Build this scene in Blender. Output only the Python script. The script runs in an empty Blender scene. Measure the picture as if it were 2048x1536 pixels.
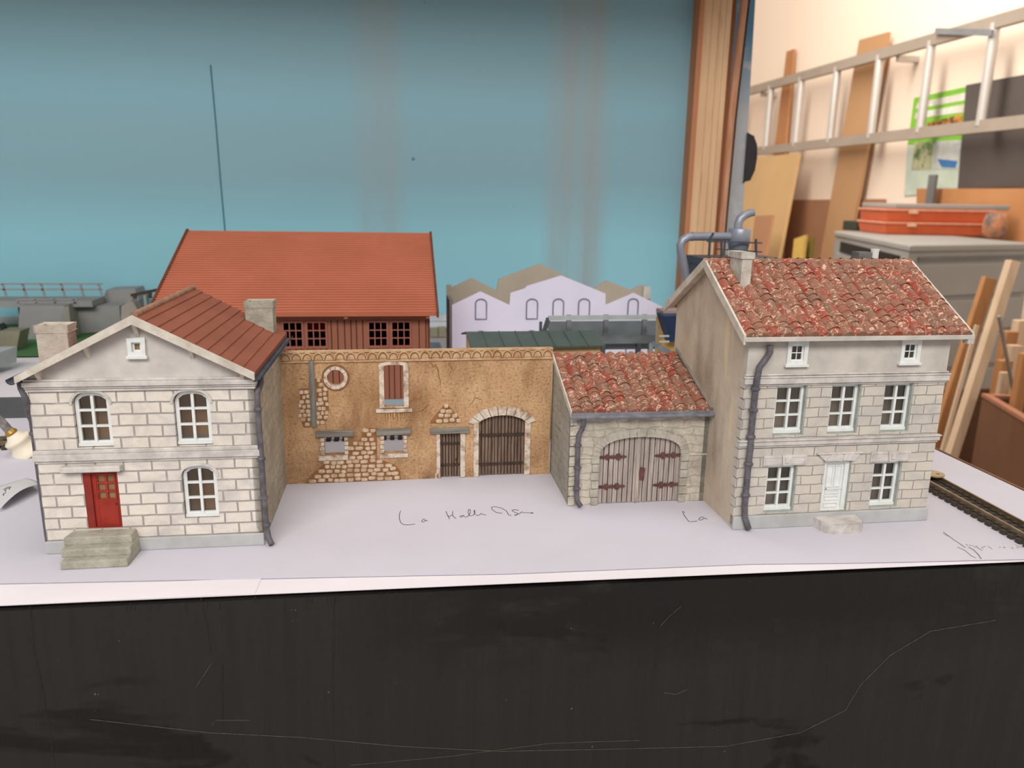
import bpy, math, random
from mathutils import Vector, Matrix
from mathutils.geometry import tessellate_polygon
random.seed(7)
CM = 0.01
SCN = bpy.context.scene
COL = SCN.collection

# ------------------------------------------------------------------ camera
CAM = (0.0, 0.0, 14.5)
CF = Vector((0.15005, 0.96031, -0.23514)).normalized()
CR = Vector((0.98849, -0.1503, 0.01695)).normalized()
CU = CR.cross(CF).normalized()
FPX = 1569.8
cam = bpy.data.cameras.new('camera')
camo = bpy.data.objects.new('camera', cam)
COL.objects.link(camo)
camo.matrix_world = Matrix(((CR.x, CU.x, -CF.x, CAM[0]*CM), (CR.y, CU.y, -CF.y, CAM[1]*CM), (CR.z, CU.z, -CF.z, CAM[2]*CM), (0, 0, 0, 1)))
cam.sensor_width = 36
cam.lens = FPX/2048*36
cam.clip_start = 0.01
cam.clip_end = 50
cam.dof.use_dof = True
cam.dof.focus_distance = 0.35
cam.dof.aperture_fstop = 18
SCN.camera = camo

# ------------------------------------------------------------------ light
SCN.view_settings.view_transform = 'Standard'
SCN.view_settings.look = 'None'
SCN.view_settings.gamma = 1
SCN.view_settings.exposure = 0.0
W = bpy.data.worlds.new('world'); SCN.world = W
W.use_nodes = True
W.node_tree.nodes['Background'].inputs[0].default_value = (1.0, 0.97, 0.95, 1)
W.node_tree.nodes['Background'].inputs[1].default_value = 0.50
def area(name, loc, target, sx, sy, power, col=(1, .95, .88)):
    l = bpy.data.lights.new(name, 'AREA'); l.shape = 'RECTANGLE'
    l.size = sx*CM; l.size_y = sy*CM; l.energy = power; l.color = col
    o = bpy.data.objects.new(name, l); COL.objects.link(o)
    o.location = Vector(loc)*CM
    o.rotation_euler = (Vector(target)-Vector(loc)).to_track_quat('-Z', 'Y').to_euler()
    return o
area('ceiling_lamp_near', (-30, -110, 125), (0, 45, 5), 160, 50, 29, (1, .96, .91))
area('ceiling_lamp_table', (10, 50, 160), (5, 45, 0), 150, 30, 7)
area('ceiling_lamp_room', (60, 200, 165), (150, 260, 20), 40, 200, 62, (1, .93, .84))

# ------------------------------------------------------------------ helpers
def s2l(c):
    return tuple(((v/255)/12.92 if v/255 <= .04045 else ((v/255+.055)/1.055)**2.4) for v in c)
def at(u, v, X=None, Y=None, Z=None):
    d = CF + CR*((u-1024)/FPX) - CU*((v-768)/FPX)
    c = Vector(CAM)
    t = (X-c.x)/d.x if X is not None else (Y-c.y)/d.y if Y is not None else (Z-c.z)/d.z
    return c+d*t
def nd(nt, t, **k):
    n = nt.nodes.new(t)
    for a, b in k.items(): setattr(n, a, b)
    return n
def coords(nt, scale=(1, 1, 1), swap=None):
    """object coordinates in centimetres"""
    tc = nd(nt, 'ShaderNodeTexCoord')
    mp = nd(nt, 'ShaderNodeMapping')
    nt.links.new(tc.outputs['Object'], mp.inputs[0])
    mp.inputs['Scale'].default_value = [100*s for s in scale]
    out = mp.outputs[0]
    if swap:
        sp = nd(nt, 'ShaderNodeSeparateXYZ'); cb = nd(nt, 'ShaderNodeCombineXYZ')
        nt.links.new(out, sp.inputs[0])
        for i, a in enumerate(swap):
            nt.links.new(sp.outputs['XYZ'.index(a)], cb.inputs[i])
        out = cb.outputs[0]
    return out
def noise(nt, vec, scale, detail=4, rough=.6, dist=0):
    n = nd(nt, 'ShaderNodeTexNoise')
    nt.links.new(vec, n.inputs['Vector'])
    n.inputs['Scale'].default_value = scale; n.inputs['Detail'].default_value = detail
    n.inputs['Roughness'].default_value = rough; n.inputs['Distortion'].default_value = dist
    return n.outputs['Fac']
def ramp(nt, fac, a, b):
    m = nd(nt, 'ShaderNodeMapRange')
    nt.links.new(fac, m.inputs[0]); m.inputs[1].default_value = a; m.inputs[2].default_value = b
    return m.outputs[0]
def mix(nt, fac, a, b, mode='MIX'):
    m = nd(nt, 'ShaderNodeMix', data_type='RGBA', blend_type=mode)
    if isinstance(fac, (int, float)): m.inputs[0].default_value = fac
    else: nt.links.new(fac, m.inputs[0])
    for i, c in ((6, a), (7, b)):
        if isinstance(c, tuple): m.inputs[i].default_value = (*s2l(c), 1)
        else: nt.links.new(c, m.inputs[i])
    return m.outputs[2]
def mul(nt, a, b):
    m = nd(nt, 'ShaderNodeMath', operation='MULTIPLY')
    for i, c in ((0, a), (1, b)):
        if isinstance(c, (int, float)): m.inputs[i].default_value = c
        else: nt.links.new(c, m.inputs[i])
    return m.outputs[0]
def add(nt, a, b, op='ADD'):
    m = nd(nt, 'ShaderNodeMath', operation=op)
    for i, c in ((0, a), (1, b)):
        if isinstance(c, (int, float)): m.inputs[i].default_value = c
        else: nt.links.new(c, m.inputs[i])
    return m.outputs[0]
def start(name, rough=.7, metal=0, spec=.3):
    m = bpy.data.materials.new(name); m.use_nodes = True
    b = m.node_tree.nodes['Principled BSDF']
    b.inputs['Roughness'].default_value = rough; b.inputs['Metallic'].default_value = metal
    b.inputs['Specular IOR Level'].default_value = spec
    return m, m.node_tree, b
def bump(nt, b, h, dist, strength=1.0):
    bp = nd(nt, 'ShaderNodeBump'); bp.inputs['Distance'].default_value = dist*CM
    bp.inputs['Strength'].default_value = strength
    nt.links.new(h, bp.inputs['Height']); nt.links.new(bp.outputs[0], b.inputs['Normal'])
_c = {}
def plain(name, col, col2=None, freq=2.0, rough=.7, metal=0, bmp=0, stretch=(1, 1, 1), lo=.35, hi=.65, spec=.3, bfreq=None):
    if name in _c: return _c[name]
    m, nt, b = start(name, rough, metal, spec)
    v = coords(nt, stretch)
    n = noise(nt, v, freq)
    col2 = col2 or tuple(int(c*.9) for c in col)
    nt.links.new(mix(nt, ramp(nt, n, lo, hi), col, col2), b.inputs['Base Color'])
    if bmp:
        bump(nt, b, noise(nt, v, bfreq or freq*4), bmp)
    _c[name] = m
    return m
def masonry(name, axes, bw, rh, mort, cols, mcol, grime, zoff=0, distort=0, bmp=.03, off=.5, mfac=1.0, mott=.55, xoff=0):
    m, nt, b = start(name, .85)
    v0 = coords(nt)
    v = coords(nt, swap=axes)
    addv = nd(nt, 'ShaderNodeVectorMath', operation='ADD'); nt.links.new(v, addv.inputs[0]); addv.inputs[1].default_value = (xoff, zoff, 0)
    vv = addv.outputs[0]
    if distort:
        nz = nd(nt, 'ShaderNodeTexNoise'); nt.links.new(v0, nz.inputs['Vector']); nz.inputs['Scale'].default_value = 1.6
        sb = nd(nt, 'ShaderNodeVectorMath', operation='SUBTRACT'); nt.links.new(nz.outputs['Color'], sb.inputs[0]); sb.inputs[1].default_value = (.5, .5, .5)
        sc = nd(nt, 'ShaderNodeVectorMath', operation='SCALE'); nt.links.new(sb.outputs[0], sc.inputs[0]); sc.inputs['Scale'].default_value = distort
        ad = nd(nt, 'ShaderNodeVectorMath', operation='ADD'); nt.links.new(vv, ad.inputs[0]); nt.links.new(sc.outputs[0], ad.inputs[1]); vv = ad.outputs[0]
    br = nd(nt, 'ShaderNodeTexBrick'); nt.links.new(vv, br.inputs['Vector'])
    br.offset = off
    br.inputs['Scale'].default_value = 1; br.inputs['Brick Width'].default_value = bw; br.inputs['Row Height'].default_value = rh
    br.inputs['Mortar Size'].default_value = mort; br.inputs['Mortar Smooth'].default_value = .3
    br.inputs['Color1'].default_value = (*s2l(cols[0]), 1); br.inputs['Color2'].default_value = (*s2l(cols[1]), 1)
    br.inputs['Mortar'].default_value = (*s2l(mcol), 1)
    base = mix(nt, mott, br.outputs['Color'], cols[0])
    g = ramp(nt, noise(nt, v0, .7, 6, .65, .6), .42, .68)
    base = mix(nt, mul(nt, g, .8), base, grime)
    mf = mul(nt, br.outputs['Fac'], mul(nt, ramp(nt, noise(nt, v0, 1.5, 3), .25, .45), mfac))
    base = mix(nt, mf, base, mcol)
    nt.links.new(base, b.inputs['Base Color'])
    h = add(nt, mul(nt, noise(nt, v0, 6, 5), .5), mul(nt, br.outputs['Fac'], -1.0*mfac))
    bump(nt, b, h, bmp)
    return m
def tiles_mat(name):
    m, nt, b = start(name, .8)
    v = coords(nt)
    vs = coords(nt, (1, .22, .22))
    base = mix(nt, ramp(nt, noise(nt, v, .9, 5), .4, .6), (140, 106, 88), (156, 108, 88))
    base = mix(nt, ramp(nt, noise(nt, vs, 3.6, 3), .52, .60), base, (158, 80, 64))
    base = mix(nt, ramp(nt, noise(nt, v, 2.6, 3), .62, .7), base, (122, 98, 80))
    fl = mul(nt, ramp(nt, noise(nt, v, 5.5, 2, .5, 1.2), .57, .63), ramp(nt, noise(nt, v, 1.4, 2), .38, .5))
    base = mix(nt, fl, base, (224, 186, 162))
    nt.links.new(base, b.inputs['Base Color'])
    bump(nt, b, noise(nt, v, 6, 4), .06)
    return m
def wood(name, c1, c2, axis='z', freq=3, rough=.6, bmp=.01, c3=None):
    if name in _c: return _c[name]
    m, nt, b = start(name, rough)
    st = {'x': (.06, 1, 1), 'y': (1, .06, 1), 'z': (1, 1, .06)}[axis]
    v = coords(nt, st)
    n = noise(nt, v, freq, 6, .6, .4)
    c = mix(nt, ramp(nt, n, .35, .65), c1, c2)
    if c3: c = mix(nt, ramp(nt, noise(nt, v, freq*3, 3), .6, .75), c, c3)
    nt.links.new(c, b.inputs['Base Color'])
    bump(nt, b, n, bmp)
    _c[name] = m
    return m
def glass_mat():
    m = bpy.data.materials.new('clear_film'); m.use_nodes = True; nt = m.node_tree
    nt.nodes.clear()
    o = nd(nt, 'ShaderNodeOutputMaterial'); t = nd(nt, 'ShaderNodeBsdfTransparent'); g = nd(nt, 'ShaderNodeBsdfGlossy'); mx = nd(nt, 'ShaderNodeMixShader')
    t.inputs[0].default_value = (.88, .87, .84, 1); g.inputs['Roughness'].default_value = .12
    mx.inputs[0].default_value = .06
    nt.links.new(t.outputs[0], mx.inputs[1]); nt.links.new(g.outputs[0], mx.inputs[2]); nt.links.new(mx.outputs[0], o.inputs[0])
    return m
GLASS = glass_mat()

class MB:
    def __init__(s): s.v = []; s.f = []; s.m = []; s.mi = 0; s.sm = []
    def _a(s, vs, fs, smooth=False):
        b = len(s.v); s.v += [tuple(v) for v in vs]
        for f in fs: s.f.append([i+b for i in f]); s.m.append(s.mi); s.sm.append(smooth)
        return s
    def box(s, x0, x1, y0, y1, z0, z1, M=None):
        vs = [Vector((x, y, z)) for z in (z0, z1) for y in (y0, y1) for x in (x0, x1)]
        if M is not None: vs = [M @ v for v in vs]
        return s._a(vs, [(0, 2, 3, 1), (4, 5, 7, 6), (0, 1, 5, 4), (2, 6, 7, 3), (0, 4, 6, 2), (1, 3, 7, 5)])
    def hexa(s, b4, t4):
        return s._a(list(b4)+list(t4), [(3, 2, 1, 0), (4, 5, 6, 7), (0, 1, 5, 4), (1, 2, 6, 5), (2, 3, 7, 6), (3, 0, 4, 7)])
    def bar(s, a, b, w, h=None, up=Vector((0, 0, 1))):
        a = Vector(a); b = Vector(b); h = h or w; d = (b-a).normalized()
        if abs(d.dot(up)) > .99: up = Vector((0, 1, 0))
        x = d.cross(up).normalized(); y = x.cross(d).normalized()
        q = [x*(-w/2)+y*(-h/2), x*(w/2)+y*(-h/2), x*(w/2)+y*(h/2), x*(-w/2)+y*(h/2)]
        return s.hexa([a+k for k in q], [b+k for k in q])
    def plate(s, outer, holes, d0, d1, plane='xz', at_=None):
        """polygon with holes in a plane, from depth d0 to d1"""
        def P(p, d):
            return {'xz': (p[0], d, p[1]), 'yz': (d, p[0], p[1]), 'xy': (p[0], p[1], d)}[plane]
        loops = [outer]+list(holes)
        flat = [p for l in loops for p in l]; n = len(flat)
        tri = tessellate_polygon([[Vector((p[0], p[1], 0)) for p in l] for l in loops])
        vs = [P(p, d0) for p in flat]+[P(p, d1) for p in flat]
        fs = [tuple(t) for t in tri]+[tuple(i+n for i in reversed(t)) for t in tri]
        b = 0
        for l in loops:
            k = len(l)
            for i in range(k):
                j = (i+1) % k
                fs.append((b+i, b+j, b+j+n, b+i+n))
            b += k
        return s._a(vs, fs)
    def tube(s, pts, r, n=10, caps=True):
        pts = [Vector(p) for p in pts]; rs = r if isinstance(r, (list, tuple)) else [r]*len(pts)
        vs = []; fs = []; prev = None
        for i, p in enumerate(pts):
            d = (pts[min(i+1, len(pts)-1)]-pts[max(i-1, 0)]).normalized()
            up = prev if prev is not None else (Vector((0, 0, 1)) if abs(d.z) < .9 else Vector((1, 0, 0)))
            x = d.cross(up).normalized(); y = x.cross(d).normalized(); prev = y
            for k in range(n):
                a = 2*math.pi*k/n; vs.append(p+(x*math.cos(a)+y*math.sin(a))*rs[i])
        for i in range(len(pts)-1):
            for k in range(n):
                j = (k+1) % n; fs.append((i*n+k, i*n+j, (i+1)*n+j, (i+1)*n+k))
        s._a(vs, fs, True)
        if caps:
            s._a(vs[:n], [tuple(reversed(range(n)))]); s._a(vs[-n:], [tuple(range(n))])
        return s
    def lathe(s, prof, c=(0, 0, 0), n=32, M=None):
        vs = []; fs = []
        for r, z in prof:
            for k in range(n):
                a = 2*math.pi*k/n; p = Vector((r*math.cos(a), r*math.sin(a), z))
                vs.append((M @ p if M is not None else p)+Vector(c))
        for i in range(len(prof)-1):
            for k in range(n):
                j = (k+1) % n; fs.append((i*n+k, i*n+j, (i+1)*n+j, (i+1)*n+k))
        s._a(vs, fs, True)
        s._a(vs[:n], [tuple(reversed(range(n)))]); s._a(vs[-n:], [tuple(range(n))])
        return s
    def grid(s, fn, nu, nv, smooth=False):
        vs = [fn(i/nu, j/nv) for j in range(nv+1) for i in range(nu+1)]
        return s._a(vs, [(j*(nu+1)+i, j*(nu+1)+i+1, (j+1)*(nu+1)+i+1, (j+1)*(nu+1)+i) for j in range(nv) for i in range(nu)], smooth)
    def build(s, name, mats, parent=None, loc=(0, 0, 0), rz=0, bevel=0, label=None):
        me = bpy.data.meshes.new(name)
        me.from_pydata([(x*CM, y*CM, z*CM) for x, y, z in s.v], [], s.f)
        if not isinstance(mats, (list, tuple)): mats = [mats]
        for m in mats: me.materials.append(m)
        for p, mi, sm in zip(me.polygons, s.m, s.sm): p.material_index = mi; p.use_smooth = sm
        me.validate()
        o = bpy.data.objects.new(name, me); COL.objects.link(o)
        o.location = Vector(loc)*CM; o.rotation_euler = (0, 0, rz)
        if parent: o.parent = parent
        if label: o['label'] = label
        if bevel:
            b = o.modifiers.new('bevel', 'BEVEL'); b.width = bevel*CM; b.segments = 2; b.limit_method = 'ANGLE'
        return o
def tag(o, label, cat, group=None, kind=None):
    o['label'] = label; o['category'] = cat
    if group: o['group'] = group
    if kind: o['kind'] = kind
    return o
def empty(name, loc, rz, label, cat, group=None):
    o = bpy.data.objects.new(name, None); COL.objects.link(o); o.empty_display_size = .01
    o.location = Vector(loc)*CM; o.rotation_euler = (0, 0, rz)
    return tag(o, label, cat, group)
def struct(o): o['kind'] = 'structure'; return o

# outlines -----------------------------------------------------------
def arch_fn(x0, x1, zs, rise):
    c = (x0+x1)/2; h = (x1-x0)/2
    return lambda x: zs+rise*max(0, 1-abs((x-c)/h)**2.4)**(1/2.2)
def arch_loop(x0, x1, z0, zs, rise, n=14):
    f = arch_fn(x0, x1, zs, rise); c = (x0+x1)/2; h = (x1-x0)/2
    if rise <= 0: return [(x0, z0), (x1, z0), (x1, zs), (x0, zs)]
    l = [(x0, z0), (x1, z0)]
    for k in range(n+1):
        x = c+h*math.cos(math.pi*k/n); l.append((x, f(x)))
    return l
def rect(x0, x1, z0, z1): return [(x0, z0), (x1, z0), (x1, z1), (x0, z1)]
def casement(parent, x0, x1, z0, zs, rise, y, mat, rows=3, fr=.11, bar=.075, bottom=.2, th=.12, cols=2):
    """one window: frame with glazing bars, and a pane behind"""
    f = arch_fn(x0, x1, zs, rise) if rise > 0 else (lambda x: zs)
    a0, a1 = x0+fr, x1-fr; b0 = z0+bottom; b1 = (zs+rise)-fr
    holes = []
    cw = (a1-a0-bar*(cols-1))/cols; rhh = (b1-b0-bar*(rows-1))/rows
    for i in range(cols):
        for j in range(rows):
            xa = a0+i*(cw+bar); xb = xa+cw; za = b0+j*(rhh+bar); zb = za+rhh
            if rise > 0 and j == rows-1:
                l = [(xa, za), (xb, za)]
                for k in range(7):
                    x = xb+(xa-xb)*k/6; l.append((x, max(za+.02, min(zb, f(x0+(x-x0)*1.0)-fr*(1.2 if abs(x-(x0+x1)/2) > .3*(x1-x0) else 1)))))
                holes.append(l)
            else: holes.append(rect(xa, xb, za, zb))
    m = MB().plate(arch_loop(x0, x1, z0, zs, rise), holes, y, y+th)
    m.box(x0-.0, x1+.0, y-.08, y, z0, z0+.13)
    # meeting stile
    c = (x0+x1)/2; m.box(c-.055, c+.055, y-.04, y, z0+.13, zs+rise-fr-.02)
    w = m.build('window', mat, parent)
    p = MB().plate(arch_loop(x0+.03, x1-.03, z0+.03, zs-.03 if rise > 0 else zs-.03, rise), [], y+th+.01, y+th+.03).build('window_pane', GLASS, w)
    return w

# ------------------------------------------------------------------ materials
PAPER = plain('white_paper', (205, 202, 213), (200, 197, 207), .15, .8)
PAPER2 = plain('bright_paper', (232, 226, 231), (226, 220, 225), .2, .8)
CREAMLINE = (120, 114, 110)
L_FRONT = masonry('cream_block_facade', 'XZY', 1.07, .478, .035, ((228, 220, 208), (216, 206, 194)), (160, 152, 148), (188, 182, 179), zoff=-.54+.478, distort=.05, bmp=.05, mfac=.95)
L_PLASTER = plain('pale_grey_plaster', (214, 208, 202), (186, 180, 176), .5, .85, bmp=.02)
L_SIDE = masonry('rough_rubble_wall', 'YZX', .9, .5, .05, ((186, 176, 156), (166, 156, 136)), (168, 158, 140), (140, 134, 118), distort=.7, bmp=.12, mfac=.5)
R_FRONT = masonry('weathered_ashlar', 'XZY', 1.02, .452, .022, ((208, 200, 188), (186, 178, 168)), (146, 138, 130), (176, 172, 168), zoff=-.62, distort=.1, bmp=.04, mfac=.85)
R_PLAST = plain('grey_painted_band', (204, 197, 188), (182, 176, 168), .8, .85, bmp=.015)
TRIM = plain('stone_trim', (216, 210, 204), (184, 178, 174), 1.3, .85, bmp=.03)
PLINTH = plain('grey_plinth', (186, 188, 188), (170, 170, 168), .6, .85, bmp=.02)
def stain_mat():
    m, nt, b = start('stained_render_wall', .9)
    v = coords(nt); vs = coords(nt, (1, 1, .45))
    c = mix(nt, ramp(nt, noise(nt, v, .45, 5), .35, .7), (212, 198, 178), (194, 176, 156))
    c = mix(nt, mul(nt, ramp(nt, noise(nt, vs, .3, 6, .62), .52, .74), .8), c, (136, 118, 102))
    c = mix(nt, mul(nt, ramp(nt, noise(nt, coords(nt, (1, 1, .12)), .7, 2), .66, .69), .8), c, (228, 204, 168))
    nt.links.new(c, b.inputs['Base Color']); bump(nt, b, noise(nt, v, 7, 5), .03)
    return m
R_SIDE = stain_mat()
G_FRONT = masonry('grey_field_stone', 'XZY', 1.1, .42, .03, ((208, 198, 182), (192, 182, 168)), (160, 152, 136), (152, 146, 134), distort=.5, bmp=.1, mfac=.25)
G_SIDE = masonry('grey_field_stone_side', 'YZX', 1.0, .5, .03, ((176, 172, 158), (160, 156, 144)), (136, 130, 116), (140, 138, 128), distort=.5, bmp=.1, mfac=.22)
def ochre():
    m, nt, b = start('ochre_render', .9)
    v = coords(nt); vs = coords(nt, (1, 1, .3))
    c = mix(nt, ramp(nt, noise(nt, v, .35, 4), .35, .68), (190, 148, 108), (212, 174, 132))
    c = mix(nt, mul(nt, ramp(nt, noise(nt, vs, .5, 6, .68), .46, .70), .9), c, (138, 100, 66))
    c = mix(nt, mul(nt, ramp(nt, noise(nt, v, 8, 3), .5, .68), .6), c, (116, 88, 62))
    # damp grime in patches near the ground
    tc = coords(nt); sp = nd(nt, 'ShaderNodeSeparateXYZ'); nt.links.new(tc, sp.inputs[0])
    low = ramp(nt, sp.outputs[2], 2.2, -.4)
    g = mul(nt, low, ramp(nt, noise(nt, v, .8, 5), .4, .62))
    c = mix(nt, mul(nt, g, .85), c, (104, 82, 60))
    nt.links.new(c, b.inputs['Base Color'])
    bump(nt, b, add(nt, noise(nt, v, 9, 4), mul(nt, noise(nt, v, 1.5, 5), .8)), .07)
    return m
OCHRE = ochre()
OSTONE = plain('limewashed_stone', (216, 194, 168), (176, 136, 100), 2.6, .9, bmp=.05, lo=.4, hi=.75)
OWHITE = plain('chipped_white_stone', (220, 206, 190), (150, 118, 90), 2.4, .9, bmp=.06, lo=.45, hi=.7)
MORTAR = plain('brown_mortar', (126, 86, 52), (150, 106, 66), 3, .95)
GREYWOOD = wood('weathered_grey_wood', (140, 138, 130), (104, 100, 94), 'z', 6, .85, .03)
GREYWOODX = wood('weathered_grey_lintel', (146, 142, 132), (110, 104, 96), 'x', 6, .85, .03)
OLDDOOR = wood('old_door_planks', (140, 118, 102), (88, 70, 58), 'z', 7, .9, .05, (64, 50, 42))
GDOOR = wood('pale_door_planks', (188, 174, 164), (140, 128, 122), 'z', 6, .85, .04, (104, 96, 92))
RUST = plain('rusty_iron', (112, 72, 66), (78, 54, 52), 3, .7, bmp=.03)
DARKIRON = plain('dark_iron', (74, 58, 50), (52, 42, 38), 3, .7)
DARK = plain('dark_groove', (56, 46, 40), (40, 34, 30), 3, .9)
REDROOF = plain('red_brown_roof', (146, 88, 68), (136, 80, 62), .5, .75, bmp=.012, bfreq=14)
BARNROOF = plain('orange_roof', (178, 103, 77), (170, 97, 72), .3, .7, bmp=.01, bfreq=12)
BARNWALL = plain('brown_planks', (152, 98, 76), (142, 90, 70), .6, .75, stretch=(1, 1, .2))
BARNWIN = plain('brown_glazing_bars', (158, 98, 82), (148, 90, 74), 1, .6)
TILES = tiles_mat('painted_canal_tiles')
ZINC = plain('zinc_gutter', (146, 146, 154), (116, 116, 124), 2, .55, bmp=.02)
PIPE = plain('dull_lead_pipe', (108, 104, 110), (82, 79, 84), 2.5, .5, bmp=.03)
WHITEP = plain('white_window_paint', (230, 232, 230), (218, 222, 220), 2, .5)
REVEAL = plain('grey_green_reveal', (172, 178, 172), (150, 156, 150), 2, .8)
RED = plain('red_door_paint', (164, 54, 40), (148, 46, 36), 1.5, .5)
RED2 = plain('dark_red_frame', (144, 48, 38), (126, 42, 34), 1.5, .55)
OLIVE = plain('olive_glass', (150, 120, 84), (136, 108, 76), 2, .4)
CEMENT = plain('grey_cement', (176, 172, 158), (152, 148, 134), 1.6, .9, bmp=.06)
VERGE = plain('pale_verge_board', (216, 208, 196), (190, 180, 166), 1.5, .8, bmp=.02)
INNER = plain('brown_card_inside', (236, 190, 142), (226, 178, 130), .6, .9)
INNER2 = plain('grey_card_inside', (226, 206, 190), (214, 196, 180), .6, .9)
INWHITE = plain('white_card_inside', (226, 222, 226), None, .6, .9)
PENCIL = plain('pencil_line', (84, 76, 84), None, 5, .8)
PENCIL2 = plain('pale_pencil_line', (150, 142, 144), None, 5, .8)

# ------------------------------------------------------------------ room
FLOOR = plain('workshop_floor', (110, 84, 64), (92, 70, 54), .02, .8)
WALLM = plain('cream_wall_paint', (246, 226, 206), (243, 222, 201), .01, .9)
struct(MB().box(-200, 200, -80, 470, -102, -100).build('floor', FLOOR))
struct(MB().box(185, 190, -80, 470, -100, 200).build('wall_right', WALLM))
struct(MB().box(-200, 190, 470, 475, -100, 200).build('wall_back', WALLM))

# ------------------------------------------------------------------ layout table
def edgeY(x): return 27.3-.0275*(x+0)
tb = empty('layout_table', (0, 60, -100), 0, 'layout table with a black painted front board under white paper', 'table')
TOPW = plain('raw_board_edge', (150, 112, 80), (120, 88, 62), .6, .8)
m = MB(); x0, x1 = -60, 32.4
m.hexa([(x0, edgeY(x0)-58, 97.6), (x1, edgeY(x1)-58, 97.6), (x1, 35, 97.6), (x0, 35, 97.6)], [(x0, edgeY(x0)-58, 99.85), (x1, edgeY(x1)-58, 99.85), (x1, 35, 99.85), (x0, 35, 99.85)])
m.build('tabletop', TOPW, tb)
def blackboard():
    m, nt, b = start('black_painted_board', .55, spec=.35)
    v = coords(nt); vs = coords(nt, (1, 1, .05))
    g = noise(nt, vs, 2.2, 6)
    c = mix(nt, ramp(nt, g, .35, .8), (40, 37, 34), (33, 30, 28))
    blot = ramp(nt, noise(nt, coords(nt, (.5, 1, 1.3)), .16, 5, .6, .5), .56, .60)
    spz = nd(nt, 'ShaderNodeSeparateXYZ'); nt.links.new(v, spz.inputs[0])
    wet = mul(nt, mul(nt, ramp(nt, spz.outputs[2], 95.6, 98.0), ramp(nt, spz.outputs[0], -3, 4)), ramp(nt, noise(nt, coords(nt, (.45, 1, 1)), .5, 5), .36, .46))
    blot = add(nt, blot, wet, 'MAXIMUM')
    c = mix(nt, mul(nt, blot, .8), c, (20, 17, 15))
    sp_ = mul(nt, ramp(nt, noise(nt, v, 4.5, 2), .76, .79), 1)
    c = mix(nt, mul(nt, sp_, .7), c, (120, 116, 106))
    nt.links.new(c, b.inputs['Base Color'])
    rr = add(nt, mul(nt, blot, -.22), .62)
    nt.links.new(rr, b.inputs['Roughness'])
    bump(nt, b, add(nt, noise(nt, vs, 5, 5), mul(nt, noise(nt, v, .6, 4), .6)), .05)
    return m
BLACK = blackboard()
m = MB()
def FB(x, d=0): return edgeY(x)-60+d
m.hexa([(x0, FB(x0, .1), 40), (x1, FB(x1, .1), 40), (x1, FB(x1, 1.9), 40), (x0, FB(x0, 1.9), 40)], [(x0, FB(x0, .1), 99.7), (x1, FB(x1, .1), 99.7), (x1, FB(x1, 1.9), 99.7), (x0, FB(x0, 1.9), 99.7)])
fbd = m.build('front_board', BLACK, tb)
def on_board(u, v, out=.02):
    d = CF+CR*((u-1024)/FPX)-CU*((v-768)/FPX); c = Vector(CAM)
    # plane y = 27.4-.0275x
    t = (27.4-.0275*c.x-c.y)/(d.y+.0275*d.x); p = c+d*t
    return Vector((p.x, p.y-60-out, p.z+100))
SCR = plain('pale_scratch', (96, 92, 84), (70, 66, 60), 4, .7)
m = MB()
for pts, r in (([(180, 1438), (420, 1465), (600, 1474), (800, 1492), (1000, 1502), (1250, 1497), (1450, 1492), (1600, 1465), (1690, 1420), (1720, 1370), (1780, 1310), (1860, 1262), (1990, 1240)], .012),
               ([(700, 1530), (900, 1512), (1100, 1486), (1280, 1480)], .01), ([(392, 1374), (424, 1326)], .014), ([(424, 1450), (432, 1440), (500, 1440)], .01),
               ([(1328, 1385), (1352, 1388), (1374, 1378)], .012), ([(1320, 1252), (1340, 1230), (1362, 1212)], .012)):
    m.tube([on_board(*p) for p in pts], r, 5)
m.build('scratches', SCR, tb)
m = MB()
for pts in ([(60, 1213), (68, 1300), (88, 1390), (110, 1536)], [(402, 1195), (414, 1250), (422, 1310)], [(668, 1190), (666, 1380), (668, 1536)], [(445, 1330), (446, 1450)]):
    m.tube([on_board(*p, out=.0) for p in pts], .022, 4)
for a in range(26):
    u = random.uniform(220, 900); v = 1219-u*.044
    m.tube([on_board(u, v, .0), on_board(u+random.uniform(-2, 3), v+random.uniform(6, 26), .0)], .02, 4)
m.build('plank_cracks', DARK, tb)
MB().box(32.42, 32.55, -32.6, 35, 97.6, 99.97).build('edge_strip', TOPW, tb)
for lx in (-56, 28):
    MB().box(lx, lx+4, -30, -26, 0, 97.6).build('leg', TOPW, tb)
    MB().box(lx, lx+4, 28, 32, 0, 97.6).build('leg', TOPW, tb)

# paper sheets
def sheet(name, pts, z, mat, label, th=.02):
    m = MB().plate(pts, [], z, z+th, 'xy')
    return tag(m.build(name, mat), label, 'paper')
s_u = sheet('paper_sheet', [(-59, 27.6+1.5), (8, 27.15), (32.3, 26.4), (32.3, 94), (-14, 94), (-14, 72.6), (-59, 72.6)], -.1, PAPER2, 'bright white under sheet showing along the table front edge', .03)
pL = at(0, 1211, Z=-.05); pM = at(510, 1187, Z=-.05)
s_l = sheet('paper_sheet', [(-59, pL.y+1.2), (pL.x, pL.y), (pM.x, pM.y), (pM.x+.05, pM.y+1.2), (-59, pL.y+3)], -.07, PAPER2, 'narrow white strip of paper overhanging the black board at the station house', .03)
s_m = sheet('paper_sheet', [(-45, 30.4), tuple(at(0, 1166, Z=0).xy), tuple(at(512, 1156, Z=0).xy), tuple(at(1024, 1146, Z=0).xy), tuple(at(1500, 1127, Z=0).xy), tuple(at(1750, 1124, Z=0).xy), tuple(at(2046, 1117.5, Z=0).xy), (32.2, 26.7), (32.2, 52.6), (-45, 52.6)], -.03, PAPER, 'large white drawing sheet under the model houses with pencilled words', .03)
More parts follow.
